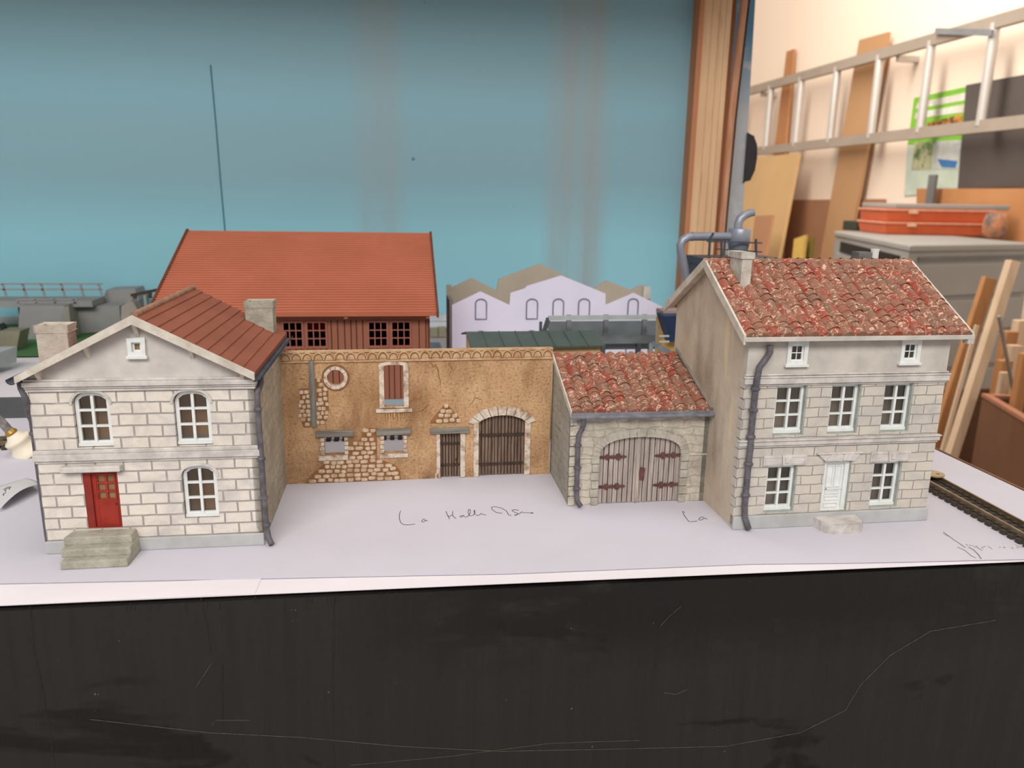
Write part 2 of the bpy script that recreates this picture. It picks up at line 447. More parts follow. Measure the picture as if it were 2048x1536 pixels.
def stroke(m, lst, org, k, r=.03, Z=.01):
    m.tube([at(org[0]+a/k, org[1]+b/k, Z=Z) for a, b in lst], r, 5)
m = MB(); K = 6.0235; O_ = (780, 1000)
for l in ([(128, 130), (112, 175), (112, 220), (128, 270), (160, 296), (220, 300), (300, 290)], [(420, 228), (392, 236), (380, 258), (400, 268), (420, 250), (428, 236), (430, 252), (455, 246)],
          [(675, 136), (690, 180), (718, 228)], [(755, 136), (752, 180), (765, 200), (792, 222)], [(690, 182), (715, 200), (750, 180)],
          [(890, 186), (850, 190), (842, 206), (870, 204), (892, 188), (905, 208), (935, 200), (965, 160), (968, 118), (948, 112), (940, 150), (960, 190), (1000, 186), (1025, 150), (1020, 122), (1010, 130), (1020, 170), (1050, 186), (1080, 180), (1100, 160), (1112, 172), (1160, 182)],
          [(1350, 160), (1280, 150), (1230, 115), (1222, 86), (1260, 80), (1340, 96), (1400, 130), (1430, 180), (1460, 188)],
          [(1550, 124), (1490, 116), (1468, 126), (1500, 146), (1540, 160), (1520, 184), (1496, 184), (1560, 165), (1590, 140), (1600, 152), (1640, 152), (1730, 160), (1700, 150)]):
    stroke(m, l, O_, K, .014)
m.build('handwriting', PENCIL, s_m); m = MB()
K = 17.07
for l in ([(510, 420), (430, 390), (480, 510), (590, 670), (650, 730), (720, 742), (930, 715)], [(1160, 600), (1110, 575), (1030, 600), (980, 650), (1010, 690), (1080, 675), (1180, 620), (1220, 625), (1260, 660)]):
    stroke(m, l, (1340, 1000), K, .014)
m.build('handwriting', PENCIL, s_m)
m = MB(); K = 10.89
for l, r in (([(290, 262), (400, 340), (520, 430), (600, 480), (770, 600)], .016), ([(292, 300), (400, 350), (470, 390)], .01), ([(600, 590), (760, 660), (900, 780), (1000, 825)], .016), ([(840, 590), (950, 650), (1060, 760), (1115, 845)], .022),
             ([(790, 530), (820, 552)], .014), ([(850, 540), (940, 565), (1000, 600)], .01), ([(1000, 560), (1060, 620), (1140, 662)], .013), ([(1120, 590), (1140, 612), (1180, 575), (1210, 572)], .012), ([(1260, 570), (1310, 600), (1360, 632)], .01),
             ([(1500, 590), (1540, 600)], .013), ([(1630, 585), (1600, 600), (1640, 610)], .012), ([(1770, 600), (1820, 622)], .014), ([(1860, 545), (1960, 590), (2040, 600)], .012), ([(1880, 600), (1930, 610)], .014), ([(2010, 490), (2048, 515)], .012)):
    stroke(m, l, (1860, 1040), K, r)
m.build('handwriting', PENCIL2, s_m)
DKB = plain('dark_grey_card', (92, 92, 96), (84, 84, 88), .3, .8)
tag(MB().plate([(-45, 52.75), (-15.8, 52.65), (-15.8, 58), (-45, 58.2)], [], -.04, .03, 'xy').build('card_strip', DKB), 'dark grey card strip lying flat beyond the white drawing sheet', 'card')
# ------------------------------------------------------------------ station house (left)
def downpipe(parent, pts, y, r=.13, collars=()):
    P = [(x, yy if yy is not None else y, z) for x, yy, z in pts]
    m = MB().tube(P, r, 10)
    for z0 in collars:
        for i in range(len(P)-1):
            if min(P[i][2], P[i+1][2]) <= z0 <= max(P[i][2], P[i+1][2]):
                t = (z0-P[i][2])/((P[i+1][2]-P[i][2]) or 1); c = Vector(P[i]).lerp(Vector(P[i+1]), t)
                m.tube([c+Vector((0, 0, -.09)), c+Vector((0, 0, -.04)), c+Vector((0, 0, .04)), c+Vector((0, 0, .09))], [r*1.05, r*1.45, r*1.45, r*1.05], 10)
                break
    return m.build('downpipe', PIPE, parent)
def chimney(parent, x0, x1, y0, y1, z0f, z0b, z1, mat, cap=True):
    """stack whose foot follows the slope"""
    m = MB()
    t = .14
    m.hexa([(x0, y0, z0f), (x1, y0, z0b), (x1, y1, z0b), (x0, y1, z0f)], [(x0, y0, z1-.25), (x1, y0, z1-.25), (x1, y1, z1-.25), (x0, y1, z1-.25)])
    m.plate(rect(x0-.02, x1+.02, y0-.02, y1+.02), [rect(x0+t, x1-t, y0+t, y1-t)], z1-.25, z1, 'xy')
    return m.build('chimney', mat, parent, bevel=.03)

Lh = empty('station_house', (-13.94, 31.83, 0), -.0127, 'cream block model station house with a red door and brown gabled roof', 'model building')
LW, LD = 8.43, 8.5
wins = [(1.55, 2.92, 4.44, 6.22, .5), (5.30, 6.70, 4.42, 6.20, .52), (5.37, 6.75, 1.27, 3.08, .5)]
holes = [arch_loop(*w) for w in wins]+[rect(1.62, 2.93, 1.02, 3.43), rect(3.98, 4.32, 8.28, 8.68)]
m = MB()
zc = 6.78
m.plate([(0, .0), (LW, 0), (LW, zc), (0, zc)], [h for h in holes[:4]], 0, .28)
m.mi = 1
m.plate([(0, zc), (LW, zc), (LW, 7.32), (4.215, 9.62), (0, 7.32)], [holes[4]], 0, .28)
m.build('front_wall', [L_FRONT, L_PLASTER], Lh)
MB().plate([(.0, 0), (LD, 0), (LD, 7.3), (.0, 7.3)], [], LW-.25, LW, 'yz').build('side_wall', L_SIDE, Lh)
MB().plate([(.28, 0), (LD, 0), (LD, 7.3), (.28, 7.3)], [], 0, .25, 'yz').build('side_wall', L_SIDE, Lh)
m = MB(); m.plate([(.25, 0), (LW-.25, 0), (LW-.25, 7.3), (.25, 7.3)], [], 1.7, 1.8); m.build('inner_card', INNER, Lh)
m = MB(); m.box(.26, LW-.26, .3, 1.69, 4.3, 4.4); m.build('inner_floor', INWHITE, Lh)
# cornices and plinth
def cornice(parent, x0, x1, zs, mat, name='cornice'):
    m = MB()
    prof = zs
    for (za, zb, d) in prof: m.box(x0-d*.6, x1+d*.6, -d, .02, za, zb)
    return m.build(name, mat, parent, bevel=.025)
cornice(Lh, 0, LW, [(6.76, 6.86, .10), (6.88, 6.95, .14), (6.97, 7.17, .2), (7.17, 7.27, .12)], TRIM)
cornice(Lh, 0, LW, [(3.84, 3.93, .08), (3.95, 4.22, .16), (4.22, 4.38, .1)], TRIM, 'string_course')
m = MB(); m.box(-.06, 1.0, -.12, 0, 0, .54); m.box(3.45, LW+.06, -.12, 0, 0, .54); m.box(1.0, 3.45, -.1, 0, 0, .54); m.build('plinth', PLINTH, Lh, bevel=.04)
for w in wins:
    casement(Lh, w[0]+.03, w[1]-.03, w[2]+.04, w[3]-.02, w[4]-.02, .17, WHITEP, 3, .14, .09, .2)
# arch surrounds
for w in wins:
    m = MB(); l = arch_loop(w[0]-.1, w[1]+.1, w[3], w[3], w[4]+.09)[2:]; l2 = arch_loop(w[0], w[1], w[3], w[3], w[4])[2:]
    m.plate(l+list(reversed(l2)), [], -.05, .05); m.build('arch_surround', TRIM, Lh)
# attic window
m = MB(); m.plate(rect(3.82, 4.48, 8.13, 8.86), [rect(3.98, 4.32, 8.3, 8.68)], -.12, .1); m.box(3.76, 4.54, -.2, 0, 8.04, 8.16); aw = m.build('attic_window', WHITEP, Lh, bevel=.02)
MB().plate(rect(4.05, 4.25, 8.36, 8.62), [], .12, .14).build('window_pane', OLIVE, aw)
m = MB().plate(rect(3.98, 4.32, 8.3, 8.68), [rect(4.05, 4.25, 8.37, 8.61)], .02, .1); m.build('inner_frame', WHITEP, aw)
# door
m = MB(); m.plate(rect(1.62, 2.93, 1.02, 3.43), [rect(1.9, 2.86, 1.04, 3.36)], .02, .22); dfr = m.build('door_frame', RED2, Lh, bevel=.015)
holes_d = [rect(2.08+.36*i+.03, 2.08+.36*i+.3, 2.22+.36*j, 2.22+.36*j+.29) for i in range(2) for j in range(3)]
m = MB().plate(rect(1.9, 2.86, 1.04, 3.36), holes_d, .12, .2)
m.plate(rect(2.02, 2.8, 2.12, 3.32), [rect(2.06, 2.76, 2.17, 3.28)], .09, .13)
m.plate(rect(2.02, 2.8, 1.12, 2.02), [rect(2.07, 2.75, 1.17, 1.97)], .10, .13)
dd = m.build('door', RED, Lh, bevel=.01)
MB().plate(rect(2.05, 2.78, 2.15, 3.3), [], .205, .22).build('door_pane', OLIVE, dd)
MB().tube([(2.75, .06, 2.0), (2.75, .12, 2.0)], .035, 8).build('door_knob', DARKIRON, dd)
MB().box(.92, 3.16, -.32, 0, 3.5, 3.74).build('door_canopy', TRIM, Lh, bevel=.05)
# steps
m = MB(); xs0, xs1 = 1.05, 3.45
m.hexa([(xs0-.15, -.75, .62), (xs1+.05, -.75, .62), (xs1+.05, 0, .62), (xs0, 0, .62)], [(xs0-.15, -.7, .96), (xs1, -.7, .96), (xs1, 0, .96), (xs0, 0, .96)])
m.hexa([(xs0-.1, -1.18, .3), (xs1+.1, -1.18, .3), (xs1+.1, 0, .3), (xs0-.1, 0, .3)], [(xs0-.1, -1.14, .64), (xs1+.08, -1.14, .64), (xs1+.08, 0, .64), (xs0-.1, 0, .64)])
m.hexa([(xs0, -1.62, 0), (xs1+.08, -1.58, 0), (xs1+.15, 0, 0), (xs0-.05, 0, 0)], [(xs0+.02, -1.56, .32), (xs1+.05, -1.52, .32), (xs1+.12, 0, .32), (xs0-.03, 0, .32)])
m.build('doorstep', CEMENT, Lh, bevel=.06)
# roof
m = MB(); ax, az = 4.215, 9.74; ex0, ex1, ez = -.16, 8.58, 7.44; fy, by = -.5, 8.75
t = .12
m.hexa([(ax, fy, az-t), (ex1, fy, ez-t), (ex1, by, ez-t), (ax, by, az-t)], [(ax, fy, az), (ex1, fy, ez), (ex1, by, ez), (ax, by, az)])
m.hexa([(ex0, fy, ez-t), (ax, fy, az-t), (ax, by, az-t), (ex0, by, ez-t)], [(ex0, fy, ez), (ax, fy, az), (ax, by, az), (ex0, by, ez)])
n = 10
for i in range(n+1):
    f = i/n
    for (e) in (ex1, ex0):
        x = ax+(e-ax)*f; z = az+(ez-az)*f
        if i < n:
            f2 = (i+1)/n; xb = ax+(e-ax)*f2; zb = az+(ez-az)*f2
            m.hexa([(x, fy+.1, z), (xb, fy+.1, zb), (xb, by, zb), (x, by, z)], [(x, fy+.1, z+.015), (xb, fy+.1, zb+.07), (xb, by, zb+.07), (x, by, z+.015)])
m.build('roof', REDROOF, Lh)
m = MB().tube([(ax, fy+.3, az+.02), (ax, by, az+.02)], .14, 10); m.build('ridge_cap', plain('ridge_mortar', (168, 128, 104), (130, 108, 92), 2, .9, bmp=.05), Lh)
for sgn, e in ((1, ex1), (-1, ex0)):
    m = MB(); m.hexa([(ax, fy-.08, az-.28), (e, fy-.08, ez-.22), (e, fy+.08, ez-.22), (ax, fy+.08, az-.28)], [(ax, fy-.08, az+.06), (e, fy-.08, ez+.06), (e, fy+.08, ez+.06), (ax, fy+.08, az+.06)])
    m.build('verge_board', VERGE, Lh)
    for f in ((.45, .88) if sgn > 0 else (.42, .84)):
        x = ax+(e-ax)*f; z = az+(ez-az)*f-.2
        MB().hexa([(x-.07, -.02, z-.5), (x+.07, -.02, z-.5), (x+.07, 0, z-.5), (x-.07, 0, z-.5)], [(x-.07, -.45, z+.02), (x+.07, -.45, z+.02), (x+.07, 0, z+.05), (x-.07, 0, z+.05)]).build('bracket', VERGE, Lh)
MB().hexa([(ax-.08, -.02, az-.85), (ax+.08, -.02, az-.85), (ax+.08, 0, az-.85), (ax-.08, 0, az-.85)], [(ax-.08, -.45, az-.25), (ax+.08, -.45, az-.25), (ax+.08, 0, az-.2), (ax-.08, 0, az-.2)]).build('bracket', VERGE, Lh)
# gutters
SLATE = plain('dark_gutter', (92, 98, 108), (70, 76, 86), 2, .5)
def half_gutter(m, a, b, r=.17, t=.03):
    a = Vector(a); b = Vector(b); d = (b-a).normalized(); x = d.cross(Vector((0, 0, 1))).normalized(); z = Vector((0, 0, 1))
    def fn(u, v):
        an = math.pi*(1+u); c = a.lerp(b, v); return c+x*math.cos(an)*r+z*math.sin(an)*r
    def fn2(u, v):
        an = math.pi*(2-u); c = a.lerp(b, v); return c+x*math.cos(an)*(r-t)+z*math.sin(an)*(r-t)
    m.grid(fn, 10, 1, True); m.grid(fn2, 10, 1, True)
m = MB(); half_gutter(m, (ex1+.1, fy-.02, ez-.08), (ex1+.1, by, ez-.08), .2); m.box(ex1-.05, ex1-.01, fy, by, ez-.32, ez); m.build('gutter', SLATE, Lh)
m = MB(); half_gutter(m, (ex0-.14, fy-.02, ez-.08), (ex0-.14, by, ez-.08), .2); m.build('gutter', SLATE, Lh)
downpipe(Lh, [(8.68, .35, 7.2), (8.66, .3, 6.9), (8.55, .0, 6.55), (8.55, -.05, 6.2), (8.56, -.05, 4.0), (8.58, -.05, 2.0), (8.6, -.05, .8), (8.68, -.12, .3), (8.82, -.3, .1)], 0, .12, (5.9, 3.8, 2.1, .9))
downpipe(Lh, [(-.25, 0, 7.3), (-.22, -.02, 6.9), (-.05, -.04, 6.4), (-.1, -.02, 6), (-.12, .3, 5.5), (-.13, .35, .2)], 0, .11, (5,))
chimney(Lh, 6.85, 8.15, 7.4, 8.4, 8.2, 7.6, 9.22, CEMENT)
chimney(Lh, .35, 1.5, .45, 1.3, 7.6, 8.1, 9.25, plain('pale_cement', (198, 190, 180), (174, 162, 148), 1.2, .9, bmp=.05))

# ------------------------------------------------------------------ ochre barn front wall
Ow = empty('farm_wall', (-5.42, 38.75, 0), .0082, 'ochre rendered model farmhouse wall with frieze of half-round tiles', 'model wall')
OWd, OH, OT = 13.56, 6.85, .35
def circ(cx, cz, r, n=28): return [(cx+r*math.cos(2*math.pi*k/n), cz+r*math.sin(2*math.pi*k/n)) for k in range(n)]
oh = [circ(2.62, 5.51, .42), arch_loop(4.98, 5.95, 3.94, 6.06, .06), rect(1.95, 2.93, 1.5, 2.43), rect(4.93, 5.9, 1.48, 2.44), arch_loop(9.78, 12.22, .001, 3.0, .42), rect(7.78, 8.82, .002, 2.43)]
m = MB(); m.plate([(0, 0), (OWd, 0), (OWd, OH), (0, OH)], [], .0, .001) if False else None
m = MB()
out = [(0, 0), (7.78, 0), (7.78, 2.43), (8.82, 2.43), (8.82, 0), (9.78, 0)]+list(reversed(arch_loop(9.78, 12.22, 0, 3.0, .42)[2:]))+[(12.22, 0), (OWd, 0), (OWd, OH), (0, OH)]
m.plate(out, oh[:4], 0, OT); m.build('rendered_wall', OCHRE, Ow)
# frieze
m = MB(); m.box(-.02, OWd+.02, -.03, 0, 6.36, OH); 
m.box(0, OWd, -.09, 0, 6.30, 6.36); m.box(-.02, OWd+.02, -.1, .1, OH-.06, OH+.03)
N = 26
for i in range(N):
    cx = (i+.5)*OWd/N; r = .25; zc_ = 6.5+random.uniform(-.03, .04)
    pts = [(cx+r*math.cos(math.pi*k/10), zc_-.06+.34*math.sin(math.pi*k/10)) for k in range(11)]
    m.tube([(a, -.06, b) for a, b in pts], .05, 6)
    m.plate([(cx+.21*math.cos(math.pi*k/10), zc_-.06+.27*math.sin(math.pi*k/10)) for k in range(11)], [], -.07, 0)
m.build('tile_frieze', plain('frieze_render', (216, 184, 148), (186, 146, 108), 1.6, .9, bmp=.08, bfreq=10), Ow)
# groove lines: dark brown outlines of the arches
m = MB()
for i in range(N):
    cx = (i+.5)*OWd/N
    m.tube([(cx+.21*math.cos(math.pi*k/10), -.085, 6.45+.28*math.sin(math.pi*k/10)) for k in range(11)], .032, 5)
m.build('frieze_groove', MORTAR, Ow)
# round window surround, voussoirs
def stones_ring(m, cx, cz, r0, r1, a0, a1, n, d=.09, sx=1, gap=.03, jit=.03):
    for k in range(n):
        a = a0+(a1-a0)*k/n+gap/2; b = a0+(a1-a0)*(k+1)/n-gap/2
        R = r1+random.uniform(-jit, jit)
        q = [(cx+sx*r0*math.cos(t_), cz+r0*math.sin(t_)) for t_ in (a, (a+b)/2, b)]+[(cx+sx*R*math.cos(t_), cz+R*math.sin(t_)) for t_ in (b, (a+b)/2, a)]
        m.plate(q, [], -d, .01)
m = MB(); stones_ring(m, 2.62, 5.51, .42, .58, 0, 2*math.pi, 12, .08, gap=.05, jit=.01); m.build('round_window_surround', OWHITE, Ow, bevel=.02)
m = MB(); m.plate(circ(2.62, 5.51, .68), [circ(2.62, 5.51, .6)], -.04, .01); m.build('round_window_edging', MORTAR, Ow)
m = MB(); l1 = arch_loop(4.74, 6.2, 3.9, 6.12, .16); l2 = arch_loop(4.98, 5.95, 3.94, 6.06, .06)
m.plate(l1, [l2], -.09, .01); m.box(4.56, 6.36, -.09, 0, 3.66, 3.84); m.build('tall_window_surround', OWHITE, Ow, bevel=.03)
def lintel(x0, x1, z0, z1, name='lintel'): MB().box(x0, x1, -.16, .0, z0, z1).build(name, GREYWOODX, Ow, bevel=.02)
lintel(1.54, 3.4, 2.47, 2.78); lintel(4.54, 6.28, 2.47, 2.79); lintel(7.26, 9.28, 2.46, 2.76)
MB().hexa([(1.34, -.15, 3.03), (1.62, -.15, 3.03), (1.62, 0, 3.03), (1.34, 0, 3.03)], [(1.36, -.15, 6.4), (1.6, -.15, 6.4), (1.6, 0, 6.4), (1.36, 0, 6.4)]).build('timber_post', GREYWOOD, Ow, bevel=.02)
def block_frame(parts, name='window_surround'):
    m = MB()
    for (a, b, c, d) in parts: m.box(a, b, -.07, .01, c, d)
    m.build(name, OWHITE, Ow, bevel=.03)
def jamb(x0, x1, z0, z1, n, jl=.06):
    o_ = []
    for k in range(n):
        za = z0+(z1-z0)*k/n; zb = z0+(z1-z0)*(k+1)/n-.03; j = random.uniform(0, jl)
        o_.append((x0-(j if k % 2 else 0), x1, za, zb))
    return o_
block_frame(jamb(1.76, 1.95, 1.5, 2.45, 4)+[(a+.0, b+random.uniform(0, .08), c, d) for a, b, c, d in jamb(2.93, 3.12, 1.5, 2.45, 4, 0)]+[(1.62, 3.1, 1.2, 1.47)])
block_frame(jamb(4.72, 4.93, 1.48, 2.45, 4)+[(a, b+random.uniform(0, .08), c, d) for a, b, c, d in jamb(5.9, 6.06, 1.48, 2.45, 4, 0)]+[(4.7, 6.12, 1.22, 1.45)])
block_frame([(7.58, 7.78, .02, 2.44), (8.82, 9.08, .02, 2.44), (7.5, 7.72, 0, .28)], 'door_surround')
m = MB(); m.box(9.52, 9.78, -.08, .01, .02, 3.0); m.box(12.22, 12.52, -.05, .01, .02, 3.05)
for k in range(9):
    a = math.radians(163-146*k/9-1); b = math.radians(163-146*(k+1)/9+1.0)
    def E_(r_, t_): return (11.0+(1.5+r_)*math.cos(t_), 2.66+(.80+r_)*math.sin(t_))
    m.plate([E_(-.1, a), E_(-.1, (a+b)/2), E_(-.1, b), E_(.34, b), E_(.34+random.uniform(0, .05), (a+b)/2), E_(.34, a)], [], -.09, .01)
m.build('gateway_surround', OWHITE, Ow, bevel=.03)
# doors of old planks
def plank_door(parent, name, x0, x1, z0, topf, y, n, mat, back=DARK):
    m = MB(); w = (x1-x0)/n
    for k in range(n):
        a = x0+k*w+.022; b = x0+(k+1)*w-.022; dy = random.uniform(-.015, .015)
        za, zb = topf(a), topf(b)
        m.hexa([(a, y+dy, z0), (b, y+dy, z0), (b, y+.1, z0), (a, y+.1, z0)], [(a, y+dy, za), (b, y+dy, zb), (b, y+.1, zb), (a, y+.1, za)])
    m.mi = 1
    m.hexa([(x0, y+.08, z0), (x1, y+.08, z0), (x1, y+.12, z0), (x0, y+.12, z0)], [(x0, y+.08, topf(x0+.03)), (x1, y+.08, topf(x1-.03)), (x1, y+.12, topf(x1-.03)), (x0, y+.12, topf(x0+.03))])
    return m.build(name, [mat, back], parent)
d = plank_door(Ow, 'door', 7.78, 8.82, .02, lambda x: 2.42, .16, 7, OLDDOOR)
MB().box(7.8, 8.8, .11, .16, 1.78, 1.9).build('hinge_strap', DARKIRON, d); MB().box(7.8, 8.8, .11, .16, .62, .74).build('hinge_strap', DARKIRON, d)
MB().tube([(8.62, .08, .95), (8.62, .16, .95)], .05, 8).build('latch', DARKIRON, d)
fA = arch_fn(9.78, 12.22, 3.0, .42)
for a, b in ((9.78, 11.0), (11.0, 12.22)):
    d = plank_door(Ow, 'gate_door', a, b, .02, fA, .16, 7, OLDDOOR)
    MB().box(a+.05, b-.03, .1, .16, 2.16, 2.3).build('hinge_strap', DARKIRON, d); MB().box(a+.08, b-.06, .1, .16, .58, .7).build('hinge_strap', DARKIRON, d)
# exposed rubble patches: rounded stones
def inpoly(x, z, P):
    c = False; j = len(P)-1
    for i in range(len(P)):
        if (P[i][1] > z) != (P[j][1] > z) and x < (P[j][0]-P[i][0])*(z-P[i][1])/(P[j][1]-P[i][1])+P[i][0]: c = not c
        j = i
    return c
def rubble(poly, bw, bh, avoid=()):
    m = MB(); x_lo = min(p[0] for p in poly); x_hi = max(p[0] for p in poly); z_lo = min(p[1] for p in poly); z_hi = max(p[1] for p in poly)
    z = z_lo+bh/2; row = 0
    while z < z_hi:
        x = x_lo+(row % 2)*bw/2+random.uniform(-.04, .04)
        while x < x_hi:
            w = bw*random.uniform(.72, 1.2)
            if inpoly(x, z, poly) and not any(a-.02 < x < b+.02 and c-.02 < z < d+.02 for a, b, c, d in avoid):
                hw, hh = w*.475, bh*.46; n = 10; zj = z+random.uniform(-.035, .035)
                ring = []; ring2 = []
                for k in range(n):
                    a = 2*math.pi*k/n; ca, sa = math.cos(a), math.sin(a)
                    px = hw*math.copysign(abs(ca)**.6, ca)*random.uniform(.92, 1.05); pz = hh*math.copysign(abs(sa)**.6, sa)*random.uniform(.92, 1.05)
                    ring.append((x+px, .0, zj+pz)); ring2.append((x+px*.8, -.07, zj+pz*.78))
                vs = ring+ring2+[(x, -.085, zj)]
                fs = [(k, (k+1) % n, n+(k+1) % n, n+k) for k in range(n)]+[(n+k, n+(k+1) % n, 2*n) for k in range(n)]
                m._a(vs, fs)
            x += w
        z += bh; row += 1
    m.build('exposed_stones', OSTONE, Ow)
    # bed of mortar behind, a little proud of the render
    c = ((x_lo+x_hi)/2, (z_lo+z_hi)/2)
    b_ = MB().plate([(c[0]+(p[0]-c[0])*1.03+random.uniform(-.03, .03), max(.0, c[1]+(p[1]-c[1])*1.02)) for p in poly], [], -.012, .01)
    b_.build('mortar_bed', MORTAR, Ow)
rubble([(.85, 4.95), (1.3, 4.98), (1.3, 3.0), (.95, 3.0), (.82, 3.6)], .26, .24)
rubble([(1.66, 5.45), (1.95, 5.4), (2.0, 5.0), (2.25, 4.85), (2.2, 3.8), (2.1, 3.3), (1.66, 3.1)], .26, .24)
rubble([(4.0, 2.85), (4.5, 2.8), (4.48, 1.25), (4.7, 1.15), (5.4, .85), (5.62, .5), (5.64, .02), (.95, .02), (1.3, .5), (2.0, 1.1), (3.2, 1.15), (3.2, 1.95), (3.6, 2.1)], .38, .235, [(1.6, 3.14, 1.18, 2.5), (4.66, 6.2, 1.2, 2.5)])
rubble([(8.0, 3.95), (8.2, 3.9), (8.75, 3.3), (8.75, 3.0), (7.3, 3.0), (7.35, 3.2)], .34, .25)
# damp streaks under the sill, cracks
m = MB()
for k in range(9):
    x = 5.0+k*.12+random.uniform(-.03, .03); m.plate([(x, 3.6), (x+.07, 3.6), (x+.035, 3.6-random.uniform(.25, .6))], [], -.008, .004)
for l in ([(7.55, 6.1), (7.7, 5.75), (7.74, 5.4), (7.82, 5.2), (7.78, 5.0)], [(7.3, 6.2), (7.5, 5.95), (7.6, 6.1)], [(8.2, 6.15), (8.4, 5.85), (8.35, 5.8)], [(6.3, 4.2), (6.5, 4.35), (6.8, 4.3)], [(6.4, 3.6), (6.9, 3.7), (7.2, 4.0)], [(.9, 5.5), (1.15, 5.45)], [(9.3, 3.9), (9.6, 4.3), (9.9, 4.2)]):
    m.tube([(a, -.003, b) for a, b in l], .018, 4)
m.build('cracks', MORTAR, Ow)

# ------------------------------------------------------------------ canal tile roof
def tile_roof(parent, x0, x1, e, r, pitch, course, mat, name='tiled_roof', amp=.19, th=.1, mirror=False):
    e = Vector((0, *e)); r = Vector((0, *r)); sl = (r-e).length; d = (r-e).normalized(); nrm = Vector((0, -d.z, d.y))
    if nrm.z < 0: nrm = -nrm
    nc = max(1, round((x1-x0)/pitch)); nr = max(1, round(sl/course)); sub = 8
    jit = [[random.uniform(-.03, .03) for _ in range(nc+1)] for _ in range(nr+1)]
    off = [[random.uniform(-.22, .22)*course for _ in range(nc+1)] for _ in range(nr+1)]
    vs = []; fs = []; rows = []
    for j in range(nr):
        for f in (0.0, .12, .5, 1.0):
            rows.append((j, f))
    W_ = nc*sub+1
    for j, f in rows:
        for i in range(W_):
            c = min(nc-1, i//sub); ph = (i % sub)/sub if i < nc*sub else 1.0
            hgt = amp*(1-abs(2*ph-1)**2.0)+(.05*(1-f))+jit[j][c]*(1-f)
            if f == 0: hgt -= .0
            s_ = (j+f)*sl/nr+(off[j][c] if 0 < f < 1 or (f == 0 and j > 0) else 0)*(1-f)
            p = e+d*max(0, min(sl, s_))+nrm*(hgt+.02)
            vs.append((x0+(x1-x0)*i/(W_-1), p.y, p.z))
    for k in range(len(rows)-1):
        for i in range(W_-1): fs.append((k*W_+i, k*W_+i+1, (k+1)*W_+i+1, (k+1)*W_+i))
    m = MB(); m._a(vs, fs)
    a = e-nrm*th; b = r-nrm*th; e2 = e+nrm*.03; r2 = r+nrm*.03
    m.hexa([(x0, a.y, a.z), (x1, a.y, a.z), (x1, b.y, b.z), (x0, b.y, b.z)], [(x0, e2.y, e2.z), (x1, e2.y, e2.z), (x1, r2.y, r2.z), (x0, r2.y, r2.z)])
    # front lip following the tile ends
    for i in range(W_-1):
        x_a = x0+(x1-x0)*i/(W_-1); x_b = x0+(x1-x0)*(i+1)/(W_-1)
        m._a([(x_a, e.y, e.z), (x_b, e.y, e.z), vs[i+1], vs[i]], [(0, 1, 2, 3)])
    return m.build(name, mat, parent)

# ------------------------------------------------------------------ garage
Ga = empty('coach_shed', (8.21, 34.4, 0), -.0109, 'low grey stone model shed with arched plank doors and lean-to tiled roof', 'model building')
GW = 6.79
gl = arch_loop(1.42, 5.46, 0, 2.55, .86, 18)
gf = arch_fn(1.42, 5.46, 2.55, .86)
m = MB(); out = [(0, 0), (1.42, 0)]+list(reversed(gl[2:]))+[(5.46, 0), (GW, 0), (GW, 4.55), (0, 4.55)]
m.plate(out, [], 0, .3); m.build('front_wall', G_FRONT, Ga)
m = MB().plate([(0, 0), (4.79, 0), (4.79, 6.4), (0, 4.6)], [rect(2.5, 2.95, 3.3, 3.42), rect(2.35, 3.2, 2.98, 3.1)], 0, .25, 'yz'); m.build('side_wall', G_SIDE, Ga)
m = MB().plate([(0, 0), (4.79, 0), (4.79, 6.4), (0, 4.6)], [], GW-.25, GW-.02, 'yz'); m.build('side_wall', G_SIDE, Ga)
m = MB().box(.25, GW-.25, 4.5, 4.7, 0, 6.2); m.build('back_wall', G_SIDE, Ga)
# string course and quoins
for xa_, xb_ in ((0, 1.1), (5.82, GW)): MB().box(xa_, xb_, -.06, 0, 2.37, 2.47).build('string_course', G_FRONT, Ga, bevel=.03)
m = MB()
for k in range(9):
    w = .42 if k % 2 else .3; m.box(-.04, w, -.05, 0, k*.5+.02, k*.5+.47)
m.build('quoins', G_FRONT, Ga, bevel=.05)
m = MB()
def gE(t_, r_): return (3.44+(2.02+r_)*math.copysign(abs(math.cos(t_))**.85, math.cos(t_)), 2.5+(.92+r_)*math.sin(t_)**.8)
for k in range(21):
    a = math.pi-math.pi*k/21-.012; b = math.pi-math.pi*(k+1)/21+.012
    a = min(a, math.pi-.001); b = max(b, .001); R = .33+random.uniform(-.03, .03)
    m.plate([gE(a, .0), gE(b, .0), gE(b, R), gE(a, R)], [], -.1, .02)
for sx in (-1, 1):
    for k in range(6):
        z0 = k*.42; w = .34+(.06 if k % 2 else 0)
        xa, xb = (1.42-w, 1.42) if sx < 0 else (5.46, 5.46+w)
        m.box(xa, xb, -.1, .02, z0+.01, z0+.4)
m.build('arch_stones', plain('arch_stone', (190, 184, 172), (158, 152, 140), 1.5, .9, bmp=.05), Ga, bevel=.03)
